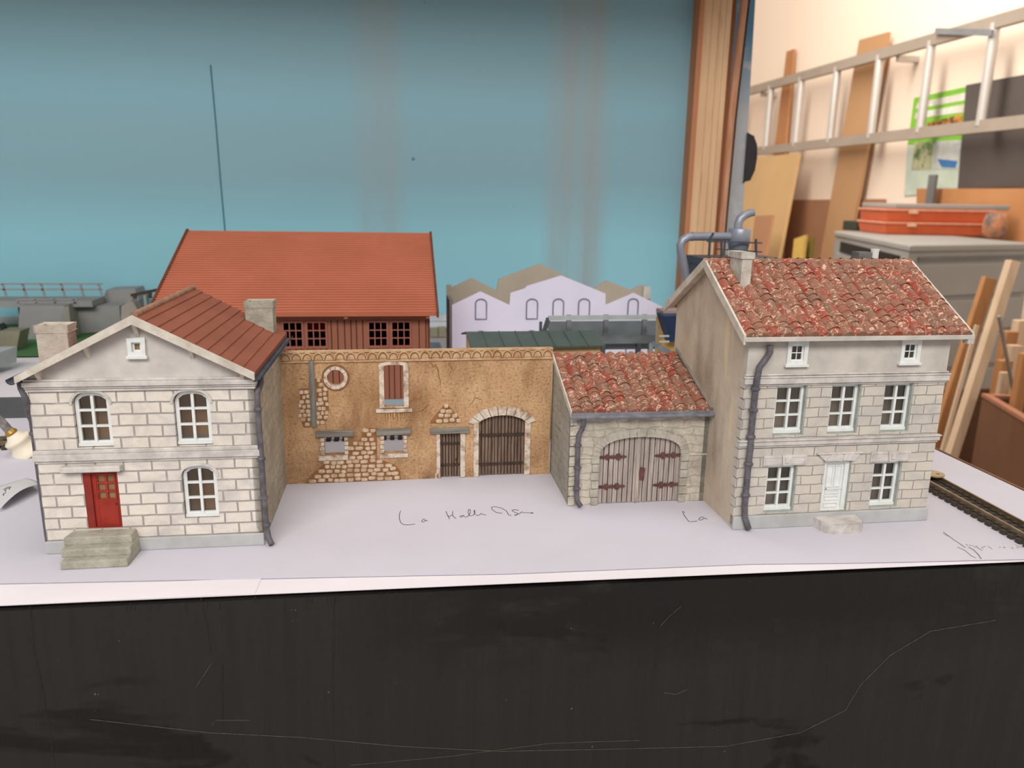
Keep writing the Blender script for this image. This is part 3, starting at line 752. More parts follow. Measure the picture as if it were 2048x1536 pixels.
for a, b, s in ((1.42, 3.4, 0), (3.4, 5.46, 1)):
    d = plank_door(Ga, 'gate_door', a, b, .03, gf, .12, 8, GDOOR)
    for z in (2.38, .88):
        m = MB(); L = 1.15; x_ = a+.05 if s == 0 else b-1.25
        for q in range(5):
            f = q/4; w = (.07, .13, .08, .15, .05)[q if s == 0 else 4-q]
            c = x_+.12+f*(L-.1); m.plate([(c-.16, z), (c-.08, z-w), (c+.08, z-w), (c+.16, z), (c+.08, z+w), (c-.08, z+w)], [], .05, .1)
        m.box(x_, x_+L+.1, .06, .1, z-.04, z+.04); m.build('hinge_strap', RUST, d)
    if s == 1: MB().plate([(3.42, 1.2), (3.7, 1.15), (3.74, 1.75), (3.5, 1.82)], [], .05, .1).build('lock_plate', RUST, d)
    else: MB().box(3.28, 3.44, .04, .12, .03, 3.36).build('cover_strip', GDOOR, d)
tile_roof(Ga, -.05, 6.72, (-.28, 4.66), (4.9, 6.36), .56, .4, TILES)
m = MB()
m.bar((6.78, -.28, 4.78), (6.78, 4.9, 6.66), .3, .12); m.bar((6.92, -.28, 4.9), (6.92, 4.9, 6.8), .04, .25); m.build('flashing', plain('grey_flashing', (150, 146, 136), (128, 124, 114), 1.5, .8), Ga)
m = MB(); m.hexa([(-.1, -.26, 4.5), (-.04, -.26, 4.5), (-.04, 4.9, 6.36), (-.1, 4.9, 6.36)], [(-.1, -.26, 4.8), (-.04, -.26, 4.8), (-.04, 4.9, 6.66), (-.1, 4.9, 6.66)]); m.build('verge_board', VERGE, Ga)
m = MB(); half_gutter(m, (-.08, -.42, 4.6), (7.1, -.42, 4.58), .16); m.box(-.08, 7.0, -.3, -.27, 4.42, 4.7); m.build('gutter', ZINC, Ga)
downpipe(Ga, [(.5, -.36, 4.48), (.52, -.28, 4.1), (.48, -.2, 3.9), (.34, -.18, 3.6), (.32, -.18, 3.1), (.34, -.18, .8), (.36, -.2, .35), (.52, -.4, .12)], 0, .12, (3.1, 2.0, .95))

# ------------------------------------------------------------------ right town house
Rh = empty('town_house', (15.01, 30.95, 0), .0012, 'tall pale stone model town house with a white door and red tiled roof', 'model building')
RW, RD, RH = 9.51, 8.74, 8.95
ups = [(1.46, 2.92), (4.05, 5.49), (6.61, 8.02)]
los = [(1.40, 2.84), (6.57, 7.97)]
at_ = [(1.75, 2.69), (7.09, 8.03)]
holes = [rect(a, b, 4.35, 6.62) for a, b in ups]+[rect(a, b, .71, 2.94) for a, b in los]+[rect(4.15, 5.46, .65, 3.04)]
m = MB()
m.plate([(0, 0), (RW, 0), (RW, 6.66), (0, 6.66)], holes, 0, .34)
m.mi = 1
m.plate([(0, 6.66), (RW, 6.66), (RW, RH), (0, RH)], [rect(a+.14, b-.14, 7.66, 8.46) for a, b in at_], 0, .34)
m.build('front_wall', [R_FRONT, R_PLAST], Rh)
gp = [(0, 0), (RD, 0), (RD, RH), (4.37, 11.45), (0, RH)]
MB().plate([(.0+.34, 0)]+gp[1:4]+[(.34, RH+.2)], [], 0, .3, 'yz').build('side_wall', R_SIDE, Rh)
MB().plate([(.34, 0)]+gp[1:4]+[(.34, RH+.2)], [], RW-.3, RW, 'yz').build('side_wall', R_SIDE, Rh)
MB().plate(rect(.3, RW-.3, 0, RH), [], 1.8, 1.9).build('inner_card', INNER2, Rh)
MB().box(.31, RW-.31, .36, 1.78, 4.25, 4.33).build('inner_floor', INWHITE, Rh)
# corner strip
m = MB()
for k in range(14):
    m.box(-.05, .02, -.03, .3+(.1 if k % 2 else 0), .62+k*.452, .62+k*.452+.42)
m.build('quoins', R_FRONT, Rh)
cornice(Rh, 0, RW, [(6.62, 6.7, .07), (6.72, 6.98, .16), (6.99, 7.06, .2), (7.08, 7.15, .1)], TRIM)
cornice(Rh, 0, RW, [(3.82, 3.9, .07), (3.92, 4.12, .14), (4.13, 4.2, .2)], TRIM, 'string_course')
m = MB(); m.box(-.06, RW+.05, -.14, 0, 0, .63); m.build('plinth', PLINTH, Rh, bevel=.04)
# grey reveals
for a, b in ups+los:
    z0, z1 = (4.35, 6.62) if (a, b) in ups else (.71, 2.94)
    m = MB(); m.box(b-.06, b-.005, .02, .33, z0, z1); m.box(a+.005, b-.06, .0, .33, z0, z0+.05); m.build('window_reveal', REVEAL, Rh)
    casement(Rh, a+.02, b-.07, z0+.06, z1-.02, 0, .2, WHITEP, 3, .13, .085, .22)
for a, b in at_:
    m = MB(); m.plate(rect(a, b, 7.55, 8.58), [rect(a+.17, b-.17, 7.7, 8.44)], -.1, .06)
    m.plate(rect(a+.17, b-.17, 7.7, 8.44), [rect(a+.23+(b-a-.46)/2*i+.015, a+.23+(b-a-.46)/2*(i+1)-.015, 7.77+.31*j, 7.77+.31*j+.27) for i in range(2) for j in range(2)], -.01, .06)
    m.box(a-.07, b+.07, -.18, 0, 7.46, 7.57); w = m.build('attic_window', WHITEP, Rh, bevel=.015)
    MB().plate(rect(a+.2, b-.2, 7.72, 8.42), [], .07, .09).build('window_pane', GLASS, w)
# door
m = MB(); m.plate(rect(4.17, 5.44, .65, 3.03), [rect(4.32, 5.22, .68, 2.9)], .12, .3); m.build('door_frame', WHITEP, Rh, bevel=.015)
m = MB(); m.box(5.42, 5.455, .0, .33, .65, 3.03); m.build('door_reveal', REVEAL, Rh)
m = MB(); m.box(4.32, 5.22, .22, .3, .68, 2.9)
for (xa, xb, za, zb) in ((4.4, 4.73, 1.75, 2.8), (4.79, 5.14, 1.75, 2.8), (4.42, 5.1, 1.42, 1.62), (4.42, 5.1, 1.1, 1.32), (4.42, 5.1, .76, 1.0)):
    m.plate(rect(xa, xb, za, zb), [rect(xa+.05, xb-.05, za+.05, zb-.05)], .17, .22)
m.box(4.34, 5.2, .16, .22, 1.64, 1.72)
dr = m.build('door', WHITEP, Rh, bevel=.01)
MB().tube([(4.42, .12, 1.68), (4.42, .2, 1.68)], .035, 8).build('door_knob', ZINC, dr)
# lintels with keystones
for (x0_, x1_, kx) in ((1.15, 3.19, 2.21), (6.32, 8.27, 7.36)):
    m = MB(); m.plate(rect(x0_, x1_, 2.97, 3.44), [], -.09, .01); m.plate(rect(x0_+.06, x1_-.06, 3.03, 3.38), [rect(x0_+.09, x1_-.09, 3.06, 3.35)], -.12, -.08)
    m.plate([(kx-.18, 3.0), (kx+.16, 3.0), (kx+.22, 3.47), (kx-.24, 3.47)], [], -.18, .0); m.plate(rect(kx-.1, kx+.09, 3.12, 3.36), [], -.23, -.17)
    m.build('window_lintel', TRIM, Rh, bevel=.02)
m = MB(); dl = [(3.72, 3.45), (4.12, 3.1), (5.5, 3.08), (5.78, 3.45)]
m.plate(dl, [], -.1, .01); m.box(3.66, 5.84, -.16, 0, 3.43, 3.5)
for (a, b, c, d_) in ((4.35, 4.15, 4.62, 4.4), (4.62, 4.45, 4.82, 4.72), (5.2, 5.05, 4.98, 4.92), (5.45, 5.3, 5.2, 5.05)):
    m.plate([(a, 3.42), (b+.0, 3.12), (d_, 3.12), (c, 3.42)][::1], [], -.14, -.08)
m.build('door_lintel', TRIM, Rh, bevel=.02)
# doorstep
m = MB(); m.plate([(3.75, 0), (3.85, -.7), (4.05, -.98), (4.4, -1.08), (5.55, -1.08), (5.75, -.9), (5.85, 0)], [], 0, .46, 'xy'); m.build('doorstep', plain('pale_stone_step', (212, 206, 202), (176, 170, 162), 1.3, .85, bmp=.05), Rh, bevel=.07)
# roof
tile_roof(Rh, -.42, 10.1, (-.48, 8.83), (4.37, 11.6), .56, .4, TILES)
tile_roof(Rh, -.42, 10.1, (9.25, 8.83), (4.37, 11.6), .56, .4, TILES)
m = MB().tube([(-.48, 4.37, 11.58), (10.12, 4.37, 11.58)], .17, 10); m.build('ridge_tiles', TILES, Rh)
for (ya, za) in ((-.52, 8.80), (9.3, 8.80)):
    for xo in (-.5, 10.08):
        m = MB(); m.hexa([(xo, ya, za-.26), (xo+.1, ya, za-.26), (xo+.1, 4.37, 11.3), (xo, 4.37, 11.3)], [(xo, ya, za+.14), (xo+.1, ya, za+.14), (xo+.1, 4.37, 11.72), (xo, 4.37, 11.72)])
        m.build('verge_board', VERGE, Rh)
m = MB(); m.hexa([(-.45, -.5, 8.68), (-.02, -.5, 8.68), (-.02, 4.37, 11.42), (-.45, 4.37, 11.42)], [(-.45, -.5, 8.72), (-.02, -.5, 8.72), (-.02, 4.37, 11.46), (-.45, 4.37, 11.46)])
m.hexa([(-.45, 4.37, 11.42), (-.02, 4.37, 11.42), (-.02, 9.28, 8.68), (-.45, 9.28, 8.68)], [(-.45, 4.37, 11.46), (-.02, 4.37, 11.46), (-.02, 9.28, 8.72), (-.45, 9.28, 8.72)])
m.build('soffit', VERGE, Rh)
m = MB(); m.box(-.45, 10.2, -.56, -.48, 8.66, 8.86); m.box(9.9, 10.2, -.55, -.2, 8.45, 8.68); m.build('fascia', R_PLAST, Rh, bevel=.02)
downpipe(Rh, [(.86, -.22, 8.45), (.86, -.24, 8.15), (.68, -.26, 7.85), (.42, -.28, 7.5), (.38, -.28, 7.1), (.38, -.2, 6.5), (.37, -.2, 4.4), (.38, -.24, 4.0), (.38, -.2, 3.2), (.38, -.2, 1.2), (.42, -.22, .65), (.62, -.3, .1)], 0, .14, (6.55, 5.6, 4.4, 3.15, 1.7))
m = MB(); m.hexa([(.5, 2.4, 10.2), (.98, 2.4, 10.2), (.98, 3.7, 10.9), (.5, 3.7, 10.9)], [(.5, 2.4, 11.95), (.98, 2.4, 11.95), (.98, 3.7, 11.95), (.5, 3.7, 11.95)])
m.plate([(.44, 2.34), (1.04, 2.34), (1.04, 3.76), (.44, 3.76)], [[(.6, 2.5), (.88, 2.5), (.88, 3.6), (.6, 3.6)]], 11.9, 12.12, 'xy')
m.build('chimney', plain('pale_chimney', (204, 200, 190), (176, 170, 158), 1.2, .85, bmp=.05), Rh, bevel=.03)
m = MB(); m.box(7.9, 8.6, 5.2, 5.9, 10.9, 12.0); m.build('chimney', plain('dark_grey_chimney', (128, 126, 124), (96, 94, 92), 1.5, .8), Rh)
MB().tube([(8.78, 5.3, 10.8), (8.78, 5.3, 12.0), (8.78, 5.3, 12.15)], [.19, .19, .22], 12).build('chimney_pot', WHITEP, Rh)

# ------------------------------------------------------------------ big brown barn
Bn = empty('goods_barn', (-15.29, 52.51, 0), -.0117, 'large brown plank model barn with an orange ribbed roof', 'model building')
BL, BD = 18.27, 22.6
EZ, RZ = 6.68, 11.35; half = BD/2
# local: x 0..BL along the eave, y 0 eave line ; walls inset
wy = .9; wx0, wx1 = .45, BL-.42
m = MB()
def bwin(xc):
    return [rect(xc-.62+.41*i+.035, xc-.62+.41*(i+1)-.035, 4.3+.55*j+.03, 4.3+.55*(j+1)-.03) for i in range(3) for j in range(3)]
bx = [8.9, 10.45, 14.5, 16.05]; bx = [x-.15 for x in bx]
wh = []
for x in bx: wh += bwin(x)
m.plate(rect(wx0, wx1, .55, 6.45), wh, wy, wy+.15)
m.mi = 1
x = wx0+.05
while x < wx1-.1:
    m.box(x-.03, x+.03, wy-.03, wy, .6, 6.1 if not any(abs(x-c) < .78 for c in bx) else 4.15)
    x += random.choice((.36, .42, .46))
fw_ = m; m.mi = 0; m.box(wx0, wx1, wy-.08, wy, 6.12, 6.35)
fw = m.build('plank_wall', [BARNWALL, plain('plank_gap', (74, 42, 32), None, 1, .9)], Bn)
MB().plate(rect(wx0, wx1, .55, 6.5), [], BD-wy-.15, BD-wy).build('plank_wall', BARNWALL, Bn)
MB().box(wx0+.2, wx1-.2, wy+6, wy+6.1, .6, 8.5).build('inner_card', DARK, Bn)  # dark panel added in place of the shade inside the barn
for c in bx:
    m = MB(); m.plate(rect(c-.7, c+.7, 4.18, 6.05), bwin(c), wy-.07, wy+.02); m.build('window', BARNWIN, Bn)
MB().plate([(wy, .55), (BD-wy, .55), (BD-wy, 6.9), (half, 11.1), (wy, 6.9)], [], wx1-.15, wx1, 'yz').build('end_wall', BARNWALL, Bn)
MB().plate([(wy, .55), (BD-wy, .55), (BD-wy, 6.9), (half, 11.1), (wy, 6.9)], [], wx0, wx0+.15, 'yz').build('end_wall', BARNWALL, Bn)
MB().box(wx0-.1, wx1+.1, wy-.2, BD-wy, 0, .55).build('platform_base', plain('blue_grey_base', (150, 168, 176), (140, 158, 166), .5, .8), Bn)
MB().box(bx[1]-.9, bx[1]+.9, wy+2.2, wy+2.3, 4.9, 6.4).build('inner_card', plain('red_card', (190, 66, 30), None, 1, .8), Bn)
m = MB()
n = 36; slope = Vector((0, half, RZ-EZ)); sl = slope.length; dv = slope/sl; nv = Vector((0, -dv.z, dv.y))
for sgn in (0, 1):
    def Yf(y): return y if sgn == 0 else BD-y
    prof = []
    for i in range(n*6+1):
        s_ = sl*i/(n*6); h_ = (-.1, -.1, .05, .09, .09, .05)[i % 6]
        p = Vector((0, 0, EZ))+dv*s_+nv*h_; prof.append(p)
    vs = []
    for p in prof: vs += [(0, Yf(p.y), p.z), (BL, Yf(p.y), p.z)]
    m._a(vs, [(2*i, 2*i+1, 2*i+3, 2*i+2) for i in range(n*6)])
    m.hexa([(0, Yf(0), EZ-.2), (BL, Yf(0), EZ-.2), (BL, Yf(half), RZ-.3), (0, Yf(half), RZ-.3)], [(0, Yf(0), EZ-.13), (BL, Yf(0), EZ-.13), (BL, Yf(half), RZ-.13), (0, Yf(half), RZ-.13)])
m.build('ribbed_roof', BARNROOF, Bn)
BV = plain('dark_brown_verge', (112, 62, 44), (98, 54, 38), 1, .7)
for xo in (-.16, BL):
    for sgn in (0, 1):
        Yf = (lambda y: y) if sgn == 0 else (lambda y: BD-y)
        m = MB(); m.hexa([(xo, Yf(-.05), EZ-.3), (xo+.16, Yf(-.05), EZ-.3), (xo+.16, Yf(half), RZ-.25), (xo, Yf(half), RZ-.25)], [(xo, Yf(-.05), EZ+.12), (xo+.16, Yf(-.05), EZ+.12), (xo+.16, Yf(half), RZ+.17), (xo, Yf(half), RZ+.17)])
        m.build('verge_board', BV, Bn)
m = MB()
for x in (.7, 6.5, 12.3, 17.7): m.box(x-.12, x+.12, .1, 1.0, 6.3, 6.5)
m.build('eave_brackets', BARNWIN, Bn)

# ------------------------------------------------------------------ low shed with green roof
Sy = 45.0
Sh = empty('low_shed', (3.8, Sy, 0), .0, 'low cream model shed with a dark green felt roof behind the farm wall', 'model building')
GREEN = plain('dark_green_felt', (78, 92, 88), (72, 84, 80), .5, .7)
CRM = plain('cream_card_wall', (208, 180, 136), (196, 168, 126), .8, .8)
def sp_(u, v, Y): p = at(u, v, Y=Y); return Vector((p.x-3.8, p.y-Sy, p.z))
eF0 = sp_(943.5, 698, Sy-.4); eF1 = sp_(1210, 690, Sy-.4)
rg0 = sp_(932, 667.5, Sy+1.9); rg1 = sp_(1192, 659, Sy+1.9)
zE = (eF0.z+eF1.z)/2; zR = (rg0.z+rg1.z)/2
xa, xb = eF0.x, eF1.x; 
m = MB()
def shp(x, y): # roof surfaces
    return
ra = Vector((rg0.x, 2.1, zR)); rb = Vector((rg1.x, 2.1, zR))
bk = [Vector((rg0.x-.05, 4.6, zE)), Vector((rg1.x, 4.6, zE))]
t = Vector((0, 0, -.1))
e0 = Vector((xa, -.4, eF0.z)); e1 = Vector((xb, -.4, eF1.z))
m.hexa([e0+t, e1+t, rb+t, ra+t], [e0, e1, rb, ra]); m.hexa([ra+t, rb+t, bk[1]+t, bk[0]+t], [ra, rb, bk[1], bk[0]])
for k in range(1, 8):
    f = k/8; m.bar(e0.lerp(e1, f)+Vector((0, 0, .02)), ra.lerp(rb, f)+Vector((0, 0, .02)), .05, .05)
m.build('felt_roof', GREEN, Sh)
m = MB(); xw0, xw1 = xa+.1, xb-.15
m.plate(rect(xw0, xw1, 0, zE-.1), [rect(xw0+.9+2.05*k, xw0+2.6+2.05*k, 4.4, 5.2) for k in range(3)] if zE > 5.4 else [], 0, .12)
m.plate(rect(xw0, xw1, 0, zE-.1), [], 4.0, 4.12)
for x_ in (xw0, xw1-.12): m.plate([(0.12, 0), (4.0, 0), (4.0, zE-.1), (2.05, zR-.15), (.12, zE-.1)], [], x_, x_+.12, 'yz')
m.build('card_walls', CRM, Sh)
MB().box(xw0+.3, xw1-.3, 1.2, 1.3, 3.5, 5.2).build('inner_card', plain('red_brown_card', (150, 60, 34), None, 1, .8), Sh)

# ------------------------------------------------------------------ grey loading canopy
GR = plain('slate_grey_plastic', (118, 126, 130), (106, 114, 118), .8, .6)
GRL = plain('light_grey_plastic', (176, 184, 184), (162, 170, 170), .8, .6)
GRD = plain('dark_grey_plastic', (78, 84, 86), (70, 76, 78), .8, .6)
Kc = empty('loading_canopy', (15, 55, 0), 0, 'grey open-fronted model loading canopy behind the low green-roofed shed', 'model building')
def kp(u, v, Y): p = at(u, v, Y=Y); return Vector((p.x-15, p.y-55, p.z))
a = kp(1097, 636, 54); b = kp(1322, 634, 54)
m = MB(); m.bar(a, b, .3, .3); m.build('front_beam', GRL, Kc)
c0 = kp(1200, 642, 58.5); c2 = kp(1318, 678, 58)
m = MB(); m.box(a.x+.9, b.x+1.4, 3.4, 3.55, c2.z-.3, c0.z); m.build('back_panel', GR, Kc)
m = MB(); m.hexa([(a.x, -1, a.z-.25), (b.x, -1, b.z-.25), (b.x, 3.6, a.z-.1), (a.x, 3.6, a.z-.1)], [(a.x, -1, a.z-.12), (b.x, -1, a.z-.12), (b.x, 3.6, a.z+.05), (a.x, 3.6, a.z+.05)]); _ = 0
m = MB(); e = kp(1088, 664, 54)
m.bar(a, e, .2, .3); m.bar((a.x+.3, 3.4, 0), (a.x+.3, 3.4, c0.z), .2, .2); m.build('end_panel', GRD, Kc)
q0 = kp(1200, 679, 56); q1 = kp(1318, 679, 56)
m = MB(); m.bar((a.x, 1, q0.z), (q1.x, 1, q0.z), .25, .62); m.build('lower_beam', GR, Kc)
for u in (1137, 1211, 1288):
    p = kp(u, 662, 56); m = MB(); m.box(p.x-.17, p.x+.17, .85, 1.15, q0.z, a.z-.1); m.build('post', GR, Kc)
p = kp(1318, 640, 53.7); m = MB(); m.tube([(p.x, -1.2, q0.z-1.8), (p.x, -1.2, a.z+.1)], .16, 8); m.build('corner_post', GRL, Kc)
for u in (1117, 1206, 1277, 1301):
    p = kp(u, 690, 56); MB().box(p.x-.15, p.x+.15, .8, 1.2, 0, q0.z-.3).build('leg', GRD if u != 1301 else GRL, Kc)
m = MB(); m.box(a.x, q1.x, .9, 3.5, q0.z-.75, q0.z-.6); m.build('loading_deck', GRD, Kc)

# ------------------------------------------------------------------ yellow tower with blue hopper
Ht = empty('hopper_tower', (18.5, 49, 0), 0, 'yellow model tower with a dark blue hopper beside the town house gable', 'model building')
def hp(u, v, Y=49): p = at(u, v, Y=Y); return Vector((p.x-18.5, p.y-49, p.z))
YEL = plain('ochre_yellow_plastic', (206, 172, 104), (190, 156, 92), 1, .6)
l0 = hp(1326, 622, 50.2); r0 = hp(1372, 622, 50.2)
zt = l0.z; m = MB(); m.box(l0.x+.1, l0.x+4.2, 1.3, 2.4, 0, zt-.35); m.box(l0.x, l0.x+4.3, 1.2, 2.5, zt-1.1, zt-.55); m.build('tower_body', YEL, Ht)
m = MB(); m.box(l0.x, l0.x+4.4, 1.1, 2.6, zt-.25, zt); m.build('flat_roof', plain('pink_grey_roof', (160, 140, 134), None, 1, .7), Ht)
tl = hp(1326, 631, 49.2); trr = hp(1368, 631, 49.2); bl = hp(1337, 683, 49.6); br = hp(1352, 683, 49.6)
NAVY = plain('dark_blue_hopper', (42, 62, 96), (36, 52, 84), 1, .45)
m = MB(); m.hexa([(bl.x, .5, bl.z), (br.x, .5, bl.z), (br.x, 1.3, bl.z), (bl.x, 1.3, bl.z)], [(tl.x, -.1, tl.z), (tl.x+3.4, -.1, tl.z), (tl.x+3.4, 1.6, tl.z), (tl.x, 1.6, tl.z)]); m.build('hopper', NAVY, Ht)
m = MB()
for v in (672, 683):
    p = hp(1318, v, 49); q = hp(1338, v, 49); m.bar(p, q, .12, .12)
m.build('ladder_rungs', GRL, Ht)
p0, p1 = hp(1310, 690, 49), hp(1334, 702, 49)
MB().bar(p0, p1, 1.2, .3).build('chute', plain('blue_grey_chute', (120, 132, 142), None, 1, .5), Ht)
MB().box(l0.x-.3, l0.x+.1, 1.1, 1.5, 0, 3.5).build('leg', GRD, Ht)

# ------------------------------------------------------------------ white card factory front and grey backing
Wf = empty('card_factory', (14, 66, 0), 0, 'white card factory front with three gables and drawn arched windows', 'model wall')
def wp(u, v, Y=66): p = at(u, v, Y=Y); return (p.x-14, p.z)
CARD = plain('white_card', (226, 224, 244), (220, 218, 238), .3, .7)
GREYC = plain('grey_board', (182, 172, 156), (172, 162, 146), .3, .85)
out = [wp(904, 610), wp(961, 583), wp(1019, 610), wp(1021, 586), wp(1050, 577), wp(1054, 572), wp(1123, 551), wp(1211, 587), wp(1211, 610), wp(1268, 586), wp(1324, 613)]
bot = [(out[-1][0], 0), (out[0][0], 0)]
MB().plate(out+bot, [], 0, .15).build('card_front', CARD, Wf)
m = MB()
def outline(m, x0, x1, z0, z1, r=.09):
    pts = [(x0, z0), (x1, z0), (x1, z1)]+[((x0+x1)/2+(x1-x0)/2*math.cos(math.pi*k/8), z1+.35*math.sin(math.pi*k/8)) for k in range(1, 8)]+[(x0, z1), (x0, z0)]
    m.tube([(a_, -.03, b_) for a_, b_ in pts], r, 6)
for (u0, u1) in ((951, 973), (1053, 1075), (1106, 1127), (1157, 1179), (1256, 1276)):
    a_ = wp(u0, 610); b_ = wp(u1, 610); outline(m, a_[0], b_[0], 4.08, 5.45, .055)
    outline(m, a_[0], b_[0], .9, 2.7, .055)
m.build('drawn_windows', plain('grey_ink', (112, 112, 132), None, 1, .7), Wf)
Gb = empty('factory_backing', (14, 70, 0), 0, 'grey board backing with stepped gables behind the white factory front', 'model wall')
def gpp(u, v): p = at(u, v, Y=70); return (p.x-14, p.z)
out = [gpp(893, 570), gpp(903, 570), gpp(903, 575), gpp(944, 556), gpp(993, 581), gpp(998, 558), gpp(1080, 527), gpp(1172, 572), gpp(1188, 577), gpp(1213, 561), gpp(1262, 580), gpp(1280, 571), gpp(1292, 571), gpp(1304, 605)]
MB().plate(out+[(out[-1][0], 0), (out[0][0], 0)], [], 0, .25).build('board_front', GREYC, Gb)
MB().box(out[0][0], out[0][0]+.3, -3.7, 0, 0, out[0][1]-.9).build('board_side', plain('grey_side_board', (152, 146, 148), None, 1, .8), Gb)
MB().box(out[-2][0]-.3, out[-2][0]+.35, -.3, .2, out[-2][1]-1.2, out[-2][1]-.1).build('board_post', plain('light_board', (206, 200, 194), None, 1, .8), Gb)

# ------------------------------------------------------------------ dust tower with silver tank
Tk = empty('dust_collector', (25.5, 56, 0), 0, 'silver grey tank with bent pipes on a dark flat roof behind the town house', 'model building')
def tp(u, v, Y=56): p = at(u, v, Y=Y); return Vector((p.x-25.5, p.y-56, p.z))
SIL = plain('silver_grey_paint', (150, 154, 166), (138, 142, 154), .8, .35, .3)
SD = plain('dark_slate_plastic', (70, 78, 88), (62, 68, 78), .8, .5)
b0 = tp(1405, 516); b1 = tp(1560, 516)
MB().box(b0.x, b1.x, -2.5, 3, 0, b0.z-.5).build('tower_body', GRD, Tk)
MB().box(b0.x-.1, b1.x+.1, -2.8, 3.2, b0.z-.5, b0.z).build('flat_roof', SD, Tk)
c = tp(1478, 480); zt = tp(1478, 457).z; zb = b0.z
MB().lathe([(.6, zb), (.68, zb+.35), (.78, zb+1.05), (.82, zb+1.1), (.82, zt-.05), (.78, zt), (.2, zt+.02)], (c.x, 0, 0), 16).build('tank', SIL, Tk)
m = MB(); pts = [tp(1476, 458), tp(1477, 447), tp(1481, 437), tp(1490, 430), tp(1500, 426), tp(1508, 425)]; m.tube(pts, [.33, .33, .32, .3, .28, .26], 14); m.build('outlet_pipe', SIL, Tk)
m = MB(); pts = [tp(1462, 473), tp(1430, 473), tp(1388, 473), tp(1376, 474), tp(1366, 480), tp(1361, 490), tp(1362, 505), tp(1368, 530), tp(1375, 575), tp(1378, 640)]; m.tube(pts, .31, 14)
m.tube([tp(1384, 473), tp(1386, 473)], .34, 14); m.build('intake_pipe', SIL, Tk)
m = MB()
for (a_, b_) in (((1418, 512), (1420, 478)), ((1420, 478), (1427, 466)), ((1443, 512), (1443, 480)), ((1512, 508), (1512, 480))): m.bar(tp(*a_, 55), tp(*b_, 55), .14, .14)
m.bar(tp(1432, 498, 55), tp(1524, 504, 55), .1, .1); m.bar(tp(1414, 483, 55), tp(1524, 486, 55), .1, .1)
m.bar(tp(1512, 478, 54.6), tp(1512, 510, 54.6), .14, .14)
m.build('railing', SD, Tk)

# ------------------------------------------------------------------ backdrop
def blue():
    m, nt, b = start('painted_sky_blue', .55, spec=.25)
    v = coords(nt); vs = coords(nt, (1, 1, .05)); vh = coords(nt, (.03, 1, 1))
    c = mix(nt, ramp(nt, noise(nt, vh, .12, 2), .3, .7), (134, 168, 178), (130, 175, 191))
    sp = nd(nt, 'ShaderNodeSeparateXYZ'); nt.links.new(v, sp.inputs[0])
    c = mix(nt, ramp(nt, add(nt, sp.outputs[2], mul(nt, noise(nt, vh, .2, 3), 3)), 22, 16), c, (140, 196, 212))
    def band(c0, w, s):
        d = add(nt, add(nt, sp.outputs[0], -c0), 0); ab = nd(nt, 'ShaderNodeMath', operation='ABSOLUTE'); nt.links.new(d, ab.inputs[0])
        return mul(nt, ramp(nt, ab.outputs[0], w, w*.45), s)
    st = ramp(nt, noise(nt, vs, .5, 4, .6), .15, .7)
    for c0, w, s_ in ((21.3, 4.2, .9), (-1.0, 3.2, .6)):
        c = mix(nt, mul(nt, band(c0, w, s_), st), c, (150, 158, 160))
    c = mix(nt, ramp(nt, noise(nt, v, .55, 1), .8, .82), c, (90, 120, 130))
    nt.links.new(c, b.inputs['Base Color'])
    return m
Bd = empty('backdrop_board', (0, 91, -5), 0, 'pale blue painted backdrop board behind the whole model layout', 'backdrop')
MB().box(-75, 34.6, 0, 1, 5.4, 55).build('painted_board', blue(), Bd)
MB().box(-75, 34.6, -.4, 0, 5.0, 5.8).build('bottom_batten', plain('white_batten', (196, 206, 214), None, 1, .7), Bd)
m = MB(); pts = [at(421, 130, Y=90.98), at(432, 250, Y=90.98), at(440, 350, Y=90.98), at(450, 462, Y=90.98), at(455, 520, Y=90.98)]
m.tube([p-Vector((0, 91, -5)) for p in pts], .07, 4); m.build('panel_seam', plain('seam_line', (74, 116, 134), None, 1, .7), Bd)
# unseen board added above the frame to shade the backdrop top
tag(MB().box(-75, 60, 60, 91, 44.5, 46.5).build('shade_board', wood('shade_board_wood', (190, 150, 110), (170, 130, 92), 'x', 1)), 'unseen wooden board added to shade the top of the backdrop', 'board')
# post
PINE = wood('planed_pine', (226, 194, 156), (212, 174, 136), 'z', .8, .6, .01, (188, 142, 104))
PINE2 = wood('orange_pine_edge', (190, 130, 92), (176, 116, 80), 'z', 1.4, .6)
PINE3 = wood('dark_stained_groove', (140, 86, 52), (120, 72, 44), 'z', 1.4, .6)
Ps = empty('wooden_upright', (36.5, 90, -100), 0, 'tall pine upright at the end of the blue backdrop', 'post')
def yq(xx): return xx-36.5
m = MB(); m.box(yq(34.55), yq(37.9), -.6, 3, 0, 145); m.build('main_timber', PINE, Ps, bevel=.15)
MB().box(yq(34.0), yq(34.6), -.9, 2.6, 0, 145).build('edge_batten', PINE2, Ps, bevel=.1)
MB().box(yq(37.9), yq(38.7), .2, 2.8, 0, 145).build('groove_strip', PINE3, Ps)
m = MB()
m.tube([(yq(39.2), .3, 60), (yq(39.05), .3, 100), (yq(39.0), .3, 112), (yq(39.15), .3, 124), (yq(39.6), .3, 136), (yq(40.0), .3, 146)], .45, 8); m.build('bowed_moulding', wood('rough_moulding', (214, 164, 132), (180, 126, 96), 'z', 2, .7, .03), Ps)
m = MB().tube([(yq(39.66), .1, 60), (yq(39.52), .1, 100), (yq(39.46), .1, 112), (yq(39.62), .1, 124), (yq(40.08), .1, 136), (yq(40.5), .1, 146)], .12, 6); m.build('black_edge_strip', DARK, Ps)
for x_ in (35.6, 36.5, 37.2): MB().box(yq(x_), yq(x_)+.05, -.615, -.58, 60, 145).build('grain_groove', PINE2, Ps)
